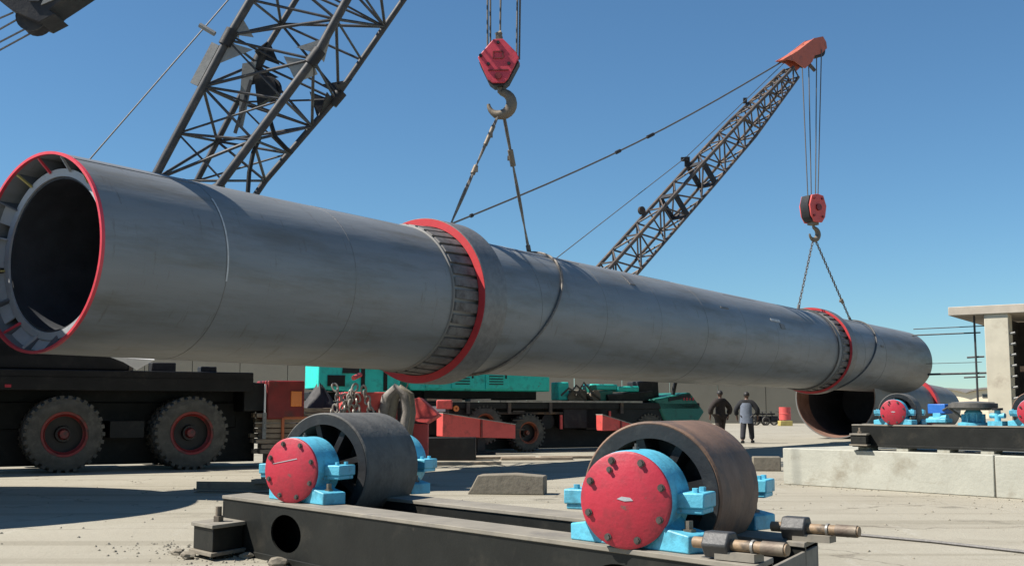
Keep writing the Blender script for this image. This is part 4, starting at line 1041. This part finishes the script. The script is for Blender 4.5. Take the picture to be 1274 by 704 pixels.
# ------------------------------------------------------------------ block at the top left corner with ropes
def corner_block():
    Y = 15.0
    P = at(36, 8, Y)
    t = thing('crane_sheave_block', 'dark crane sheave block with ropes at the top left corner', 'crane part', P)
    s = Y / F
    poly = [(3, 5), (14, 13), (33, 22), (50, 29), (70, 18), (62, 13), (66, 9), (82, -2), (110, -22), (90, -40), (-6, -40), (-8, -4)]
    MB().prism([((x - 36) * s, (8 - y) * s) for x, y in poly], (0, 0, 0), (1, 0, 0), (0, 0, 1), (0, .5, 0)).build('side_plate', M['dplate'], t, bevel=.01)
    MB().prism([((x - 36) * s, (8 - y) * s) for x, y in ((52, 7), (68, 0), (72, -8), (58, -8))], (0, -.02, 0), (1, 0, 0), (0, 0, 1), (0, .018, 0)).build('name_plate', M['plate'], t)
    MB().prism([((x - 36) * s, (8 - y) * s) for x, y in ((36, 2), (50, 2), (50, -8), (38, -8))], (0, -.02, 0), (1, 0, 0), (0, 0, 1), (0, .018, 0)).build('name_plate', M['boom'], t)
    MB().lathe([(.03, -.12), (.22, -.12), (.18, 0), (.22, .12), (.03, .12)], o=((34 - 36) * s, .25, (8 - 16) * s), ax=(0, 1, 0), n=20, closed=True).build('sheave', M['dplate'], t)
    for k, (a, b) in enumerate((((12, 13), (-30, 32)), ((20, 15), (-30, 45)), ((32, 22), (-30, 56)), ((36, 24), (-30, 62)))):
        p = Vector(((a[0] - 36) * s, .1 + .1 * k, (8 - a[1]) * s)); q = Vector(((b[0] - 36) * s, .1 + .1 * k, (8 - b[1]) * s))
        q = p + (q - p) * 4
        MB().tube([p, q], .014, 5).build('rope_fall', M['rope'], t)
    MB().beam(((88 - 36) * s, .25, (8 + 18) * s), ((128 - 36) * s, .3, (8 + 58) * s), .16, .16, (0, 1, 0)).build('jib_arm', M['boom'], t)
    MB().tube([((20 - 36) * s, .25, (8 + 30) * s), ((20 - 36) * s - .5, .5, 9)], .018, 6).build('hanger_rope', M['rope'], t)
corner_block()
# round tank shape added out of view, only to cast the yard's round shadow
tk = thing('shadow_tank', 'round pale tank added out of view on the left to cast a shadow on the yard', 'tank', (-10.1, 12.75, 0))
MB().lathe([(.001, 0), (3.45, 0), (3.45, 3.65), (3.0, 3.8), (.001, 4.0)], ax=(0, 0, 1), n=64).build('shadow_tank_shell', M['tank'], tk)
for z in (1.2, 2.4): MB().lathe([(3.44, z), (3.47, z + .02), (3.47, z + .06), (3.44, z + .08)], ax=(0, 0, 1), n=64).build('shadow_tank_band', M['plate'], tk)

# ------------------------------------------------------------------ clutter between the cranes
def clutter():
    # dark tarp heap
    Y = 24.5
    p = gpt(372, 572); p = Vector((at(392, 500, Y).x, Y, 0))
    def heap(name, label, cat, c, sx, sy, h, m, seed, px=0):
        q = random.Random(seed); n, k = 14, 7; b = MB(); vs = []; fs = []
        for j in range(k):
            r = (1 - (j / (k - 1)) ** 1.7)
            for i in range(n):
                a = 2 * math.pi * i / n; w_ = 1 + q.uniform(-.16, .16)
                vs.append((math.cos(a) * sx * max(r, .05) * w_, math.sin(a) * sy * max(r, .05) * w_, h * j / (k - 1) * (1 + q.uniform(-.05, .05))))
        for j in range(k - 1):
            for i in range(n): fs.append((j * n + i, j * n + (i + 1) % n, (j + 1) * n + (i + 1) % n, (j + 1) * n + i))
        fs.append(tuple(range((k - 1) * n, k * n)))
        o = b.add(vs, fs).build(name, M[m], ang=60); o.location = c; return tag(o, label, cat)
    # a steel skip with a dark sheet over it, wood stacked in front
    t = thing('timber_stack', 'stack of weathered grey planks between the two truck cranes', 'timber stack', (at(362, 500, 22.5).x, 22.6, 0), R_(24))
    n = 0; first = None
    for r in range(9):
        for c_ in range(3):
            if first is None: first = MB().box((0, 0, .05), (1.35, .22, .085)).build('plank', M['wood'], t, bevel=.008); o = first
            else: o = first.copy(); C.objects.link(o)
            o.location = (rnd.uniform(-.12, .12), (c_ - 1) * .25, .25 + r * .1); o.rotation_euler.z = rnd.uniform(-.06, .06)
    MB().box((-.4, 0, .13), (.15, .8, .26)).build('bearer', M['wood'], t); MB().box((.4, 0, .13), (.15, .8, .26)).build('bearer', M['wood'], t)
    o = heap('tarpaulin', 'dark tarpaulin bundle behind the plank stack', 'tarpaulin', Vector((at(396, 500, 23.8).x, 23.9, 0)), .85, .6, 1.62, 'tarp', 4)
    o = heap('sack', 'brown sackcloth bundle resting beside the plank stack', 'sack', Vector((at(404, 500, 21.8).x, 21.9, 0)), .5, .4, 1.02, 'sack', 9)
    # chain bundle hung over a steel trestle
    cx = at(442, 480, 22.5)
    t = thing('trestle', 'red steel trestle with a red box behind the left foreground roller', 'trestle', (at(458, 500, 23.0).x, 23.0, 0), R_(22))
    MB().box((0, 0, 1.15), (1.1, .5, .62)).build('red_box', M['outred'], t, bevel=.02)
    for x in (-.5, .5): MB().box((x, 0, .42), (.12, .4, .84)).build('leg', M['darkred'], t)
    MB().box((0, -.255, 1.05), (.2, .02, .08)).build('slot', M['dplate'], t)
    t = thing('chain_bundle', 'bundle of pale galvanised chain hanging in loops on the red trestle', 'chain', (at(437, 500, 22.5).x, 22.55, .82), 0)
    first = None
    q = random.Random(2)
    for s_ in range(6):
        x0 = -.34 + s_ * .13
        hgt = .62 + q.uniform(-.1, .12)
        for i in range(9):
            zz = hgt - i * .105
            if zz < 0: continue
            ring = [(.052 * math.cos(b), 0, .085 * math.sin(b)) for b in [2 * math.pi * z / 12 for z in range(12)]]
            if first is None: first = MB().loop(ring, .022, 6).build('chain_link', M['chain'], t); o = first
            else: o = first.copy(); C.objects.link(o)
            o.location = (x0 + .08 * math.sin(i * .7 + s_), -.02 * i + q.uniform(-.03, .03), zz); o.rotation_euler = (q.uniform(-.3, .3), q.uniform(-.5, .5), (i % 2) * 1.5 + q.uniform(-.3, .3))
    o = MB().cyl((at(440, 470, 22.5)), (at(448, 466, 22.9)), .05, n=8).build('pin', M['outred'], t, world=True)
    # grey hose loops
    c = at(492, 500, 22.8)
    t = thing('hose_coil', 'thick grey hose bent in a loop next to the chain bundle', 'hose', Vector((c.x, c.y, 0)))
    for dx, w_, m in ((0, .24, 'canvas'), (.12, .20, 'block')):
        MB().tube([(-w_ - .1 + dx, 0, .5), (-w_ + dx, 0, 1.0), (-w_ * .7 + dx, 0, 1.35), (dx, .02, 1.52), (w_ * .8 + dx, 0, 1.40), (w_ + dx, 0, 1.05), (w_ * .6 + dx, -.05, .5), (w_ * .3 + dx, -.05, .02)], .12 if dx == 0 else .10, 10).build('hose_loop', M[m], t)
    # faded red folded plate
    o = MB().add([at(508, 498, 23.5), at(522, 494, 23.5), at(546, 516, 23.8), at(530, 526, 23.2), at(506, 522, 23.2)] + [p + Vector((.05, .35, -.02)) for p in (at(508, 498, 23.5), at(522, 494, 23.5), at(546, 516, 23.8), at(530, 526, 23.2), at(506, 522, 23.2))],
                 [(0, 1, 2, 3, 4), (9, 8, 7, 6, 5)] + [(i, (i + 1) % 5, (i + 1) % 5 + 5, i + 5) for i in range(5)])
    z0 = min(v_.z for v_ in o.v)
    o.box((at(524, 520, 23.5).x, 23.5, z0 / 2), (.3, .3, z0))
    o = o.build('red_bracket', M['outred'], bevel=.01); tag(o, 'faded red bracket standing left of the long red outrigger', 'bracket')
    # dark boxes
    for (px, py, Y, s_, m, lab) in ((553, 503, 25.2, (.34, .3, .2), 'outred', 'small red box on a black crate left of the long red outrigger'),):
        pp = at(px, py, Y); o = MB().box((0, 0, 0), s_).build('parts_box', M[m], bevel=.02); o.location = pp; tag(o, lab, 'box')
        o2 = MB().box((0, 0, 0), (1.4, .5, pp.z - .72)).build('steel_crate', M['black'], bevel=.02); o2.location = (pp.x, pp.y, (pp.z - .72) / 2); tag(o2, 'black steel crate under the small red box', 'crate')
clutter()

# red drum and parked machines far right behind the men
dp = gpt(977, 529.5)
t = thing('oil_drum', 'red drum with a yellow foot far behind the two men', 'drum', dp, 0, None, .82)
MB().lathe([(.001, .5), (.5, .5), (.5, 1.0), (.53, 1.03), (.5, 1.06), (.5, 1.6), (.001, 1.6)], ax=(0, 0, 1), n=20).build('drum', M['outred'], t)
MB().box((0, 0, .22), (1.05, 1.0, .44)).build('foot', M['yellow'], t, bevel=.03)
for i, (px, s_) in enumerate(((952, 1), (963, .8), (944, .9))):
    p = gpt(px, 529)
    t = thing('motorcycle', ('dark motorcycle by the far wall, midway between the walking man and the drum', 'dark motorcycle by the far wall, closest to the red drum', 'dark motorcycle by the far wall, closest to the walking man')[i], 'motorcycle', p, R_(20 * i), 'motorcycles parked by the wall')
    for x in (-.65, .65): MB().lathe([(.22, -.05), (.32, -.05), (.32, .05), (.22, .05)], o=(x, 0, .32), ax=(0, 1, 0), n=16, closed=True).build('wheel', M['rubber'], t)
    MB().box((0, 0, .5), (.6, .25, .35)).box((.0, 0, .3), (1.2, .08, .08)).build('engine', M['dplate'], t, bevel=.03)
    MB().box((-.3, 0, .82), (.7, .25, .12)).build('saddle', M['black'], t, bevel=.04)
    MB().cyl((.65, 0, .32), (.42, 0, 1.0), .035, n=6).cyl((.42, -.35, 1.0), (.42, .35, 1.0), .025, n=6).build('handlebar', M['dplate'], t)

# ------------------------------------------------------------------ people
def person(label, loc, rz, shirt, trousers, H=1.70, jacket=None, stride=.10, armout=.10, grow=.014):
    t = thing('person', label, 'person', loc, rz)
    # one skinned body: joints as vertices (x right, y forward, z up), for a 1.7 m body
    k = H / 1.70
    V = []; E = []; Rr = []
    def v(x, y, z, r): V.append((x * k, y * k, z * k)); Rr.append(r * k); return len(V) - 1
    def chain(i, *ps):
        for p in ps:
            j = v(*p); E.append((i, j)); i = j
        return i
    pel = v(0, 0, .93, .135)
    sp = chain(pel, (0, .01, 1.08, .125), (0, 0, 1.24, .145), (0, -.01, 1.38, .115))
    nk = chain(sp, (0, 0, 1.455, .055), (0, .012, 1.50, .055))
    hd = chain(nk, (0, .02, 1.555, .083), (0, .015, 1.62, .092), (0, .01, 1.675, .062))
    hands = []
    for s in (-1, 1):
        sh = chain(sp, (s * .17, 0, 1.375, .070))
        el = chain(sh, (s * (.225 + armout * .4), -.015, 1.11, .048))
        wr = chain(el, (s * (.235 + armout * .3), .07, .885, .033))
        pm = chain(wr, (s * (.24 + armout * .28), .085, .825, .034), (s * (.24 + armout * .28), .092, .79, .03))
        hands.append((s, V[pm]))
        hip = chain(pel, (s * .095, 0, .86, .095))
        kn = chain(hip, (s * .11, s * stride * .5 + .02, .49, .062))
        an = chain(kn, (s * .12, s * stride * .9 - .02, .085, .042))
        chain(an, (s * .125, s * stride * .9 + .01, .045, .042), (s * .14, s * stride * .9 + .15, .032, .032))
    me = bpy.data.meshes.new('person_body'); me.from_pydata(V, E, [])
    ob = bpy.data.objects.new('body', me); C.objects.link(ob); ob.parent = t
    sk_ = ob.modifiers.new('skin', 'SKIN'); sk_.use_smooth_shade = True
    for i, sv in enumerate(me.skin_vertices[0].data):
        sv.radius = (Rr[i], Rr[i]); sv.use_root = (i == 0)
    ss = ob.modifiers.new('sub', 'SUBSURF'); ss.levels = 1; ss.render_levels = 2
    me.materials.append(M['skin'])
    # fingers: five tapered, bent chains rooted in each palm
    for s, p in hands:
        f = MB(); p = Vector(p)
        for q in range(4):
            y = -.028 + q * .019; l = (.058, .072, .076, .066)[3 - q]
            b0 = p + Vector((0, y, .01)); f.tube([b0, b0 + Vector((0, .002, -l * .5)), b0 + Vector((-s * .012, .004, -l * .85)), b0 + Vector((-s * .026, .004, -l))], [.0095, .009, .008, .006], 6)
        b0 = p + Vector((0, .025, .035)); f.tube([b0, b0 + Vector((-s * .012, .025, -.02)), b0 + Vector((-s * .02, .03, -.05))], [.011, .010, .007], 6)
        f.build('fingers', M['skin'], t)
    # face details
    MB().tube([(0, .095 * k, 1.585 * k), (0, .118 * k, 1.56 * k), (0, .10 * k, 1.548 * k)], [.008, .014, .008], 6).build('nose', M['skin'], t)
    e = MB()
    for s in (-1, 1): e.lathe([(.001, -.008), (.011, 0), (.001, .008)], o=(s * .032 * k, .088 * k, 1.60 * k), ax=(0, 1, 0), n=8)
    e.build('eyes', M['hair'], t)
    MB().box((0, .088 * k, 1.522 * k), (.045, .012, .008)).build('mouth', M['darkred'], t)
    e = MB()
    for s in (-1, 1): e.lathe([(.002, -.012), (.022, -.006), (.024, .006), (.002, .01)], o=(s * .088 * k, .01 * k, 1.585 * k), ax=(1, 0, 0), n=8)
    e.build('ears', M['skin'], t)
    # hair cap: upper back of the head
    b = MB(); n = 20; rows = 8; vs = []; fs = []
    for j in range(rows + 1):
        ph = j / rows * R_(108)
        for i in range(n):
            a = 2 * math.pi * i / n
            lim = 1 - .42 * max(0, math.sin(a))           # shorter over the face
            pp = ph * lim
            vs.append((.101 * math.sin(pp) * math.cos(a) * k, (.012 + .108 * math.sin(pp) * math.sin(a)) * k, (1.615 + .108 * math.cos(pp)) * k))
    for j in range(rows):
        for i in range(n): fs.append((j * n + i, j * n + (i + 1) % n, (j + 1) * n + (i + 1) % n, (j + 1) * n + i))
    b.add(vs, fs).build('hair', M['hair'], t)
    # garments: skinned shells a little larger than the body
    def garment(name, m, ch, grow):
        VV = []; EE = []; RR = []
        idx = {}
        def gv(p):
            key = (round(p[0], 4), round(p[1], 4), round(p[2], 4))
            if key not in idx: idx[key] = len(VV); VV.append(tuple(c_ * k for c_ in p[:3])); RR.append((p[3] + grow) * k)
            return idx[key]
        for c_ in ch:
            i = gv(c_[0])
            for p in c_[1:]:
                j = gv(p); EE.append((i, j)); i = j
        g_ = bpy.data.meshes.new(name); g_.from_pydata(VV, EE, []); o_ = bpy.data.objects.new(name, g_); C.objects.link(o_); o_.parent = t
        m1 = o_.modifiers.new('skin', 'SKIN'); m1.use_smooth_shade = True
        for i, sv in enumerate(g_.skin_vertices[0].data): sv.radius = (RR[i], RR[i]); sv.use_root = (i == 0)
        m2 = o_.modifiers.new('sub', 'SUBSURF'); m2.levels = 1; m2.render_levels = 2
        g_.materials.append(m)
        return o_
    pv, cv = (0, 0, .93, .135), (0, 0, 1.24, .145)
    legs = []
    for s in (-1, 1):
        legs.append([pv, (s * .095, 0, .84, .10), (s * .11, s * stride * .5 + .02, .49, .075), (s * .12, s * stride * .9 - .01, .11, .062)])
    garment('trousers', trousers, legs, grow * .8)
    arms = [[(0, 0, .80, .16), (0, 0, .93, .145), (0, .01, 1.08, .135), cv, (0, -.01, 1.36, .12), (0, 0, 1.43, .07)]]
    for s in (-1, 1):
        arms.append([(0, -.01, 1.36, .12), (s * .17, 0, 1.375, .072), (s * (.225 + armout * .4), -.015, 1.11, .056), (s * (.235 + armout * .3), .055, .92, .046)])
    garment('shirt', shirt, arms, grow)
    if jacket is not None:
        # pale long shirt tail hanging below and down one side
        b = MB(); n = 16
        b.lathe([(.195, .66), (.188, .80), (.180, .95), (.176, 1.10), (.180, 1.24), (.15, 1.34), (.13, 1.33), (.160, 1.22), (.155, 1.10), (.158, .95), (.166, .80), (.175, .66)], o=(0, 0, 0), ax=(0, 0, 1), n=n, closed=True, a0=R_(-75), a1=R_(55), uv=((0, -1, 0), (1, 0, 0)))
        q = b.build('shirt_tail', jacket, t)
        q.scale = (k * (1.1 + grow * 5), k * (.85 + grow * 5), k)
    for s in (-1, 1):
        f = MB().prism([(-.045, 0), (.045, 0), (.05, .05), (.035, .09), (-.035, .09), (-.05, .05)], (s * .128 * k, (s * stride * .9 - .075) * k, 0), (1, 0, 0), (0, 0, 1), (0, .26 * k, 0)).build('shoe', M['black'], t, bevel=.015)
    return t
pA = gpt(897, 550); pB = gpt(930, 551)
person('man in dark brown clothes with an arm bent, standing nearest the green crane cab', pA, R_(25), M['cloth1'], M['trouser1'], 1.76, None, .14, .42, grow=.045)
person('man in a black jacket over a long pale blue shirt, walking away on the right', pB, R_(-20), M['cloth2'], M['trouser2'], 1.70, M['cloth3'], .30, .36, grow=.035)
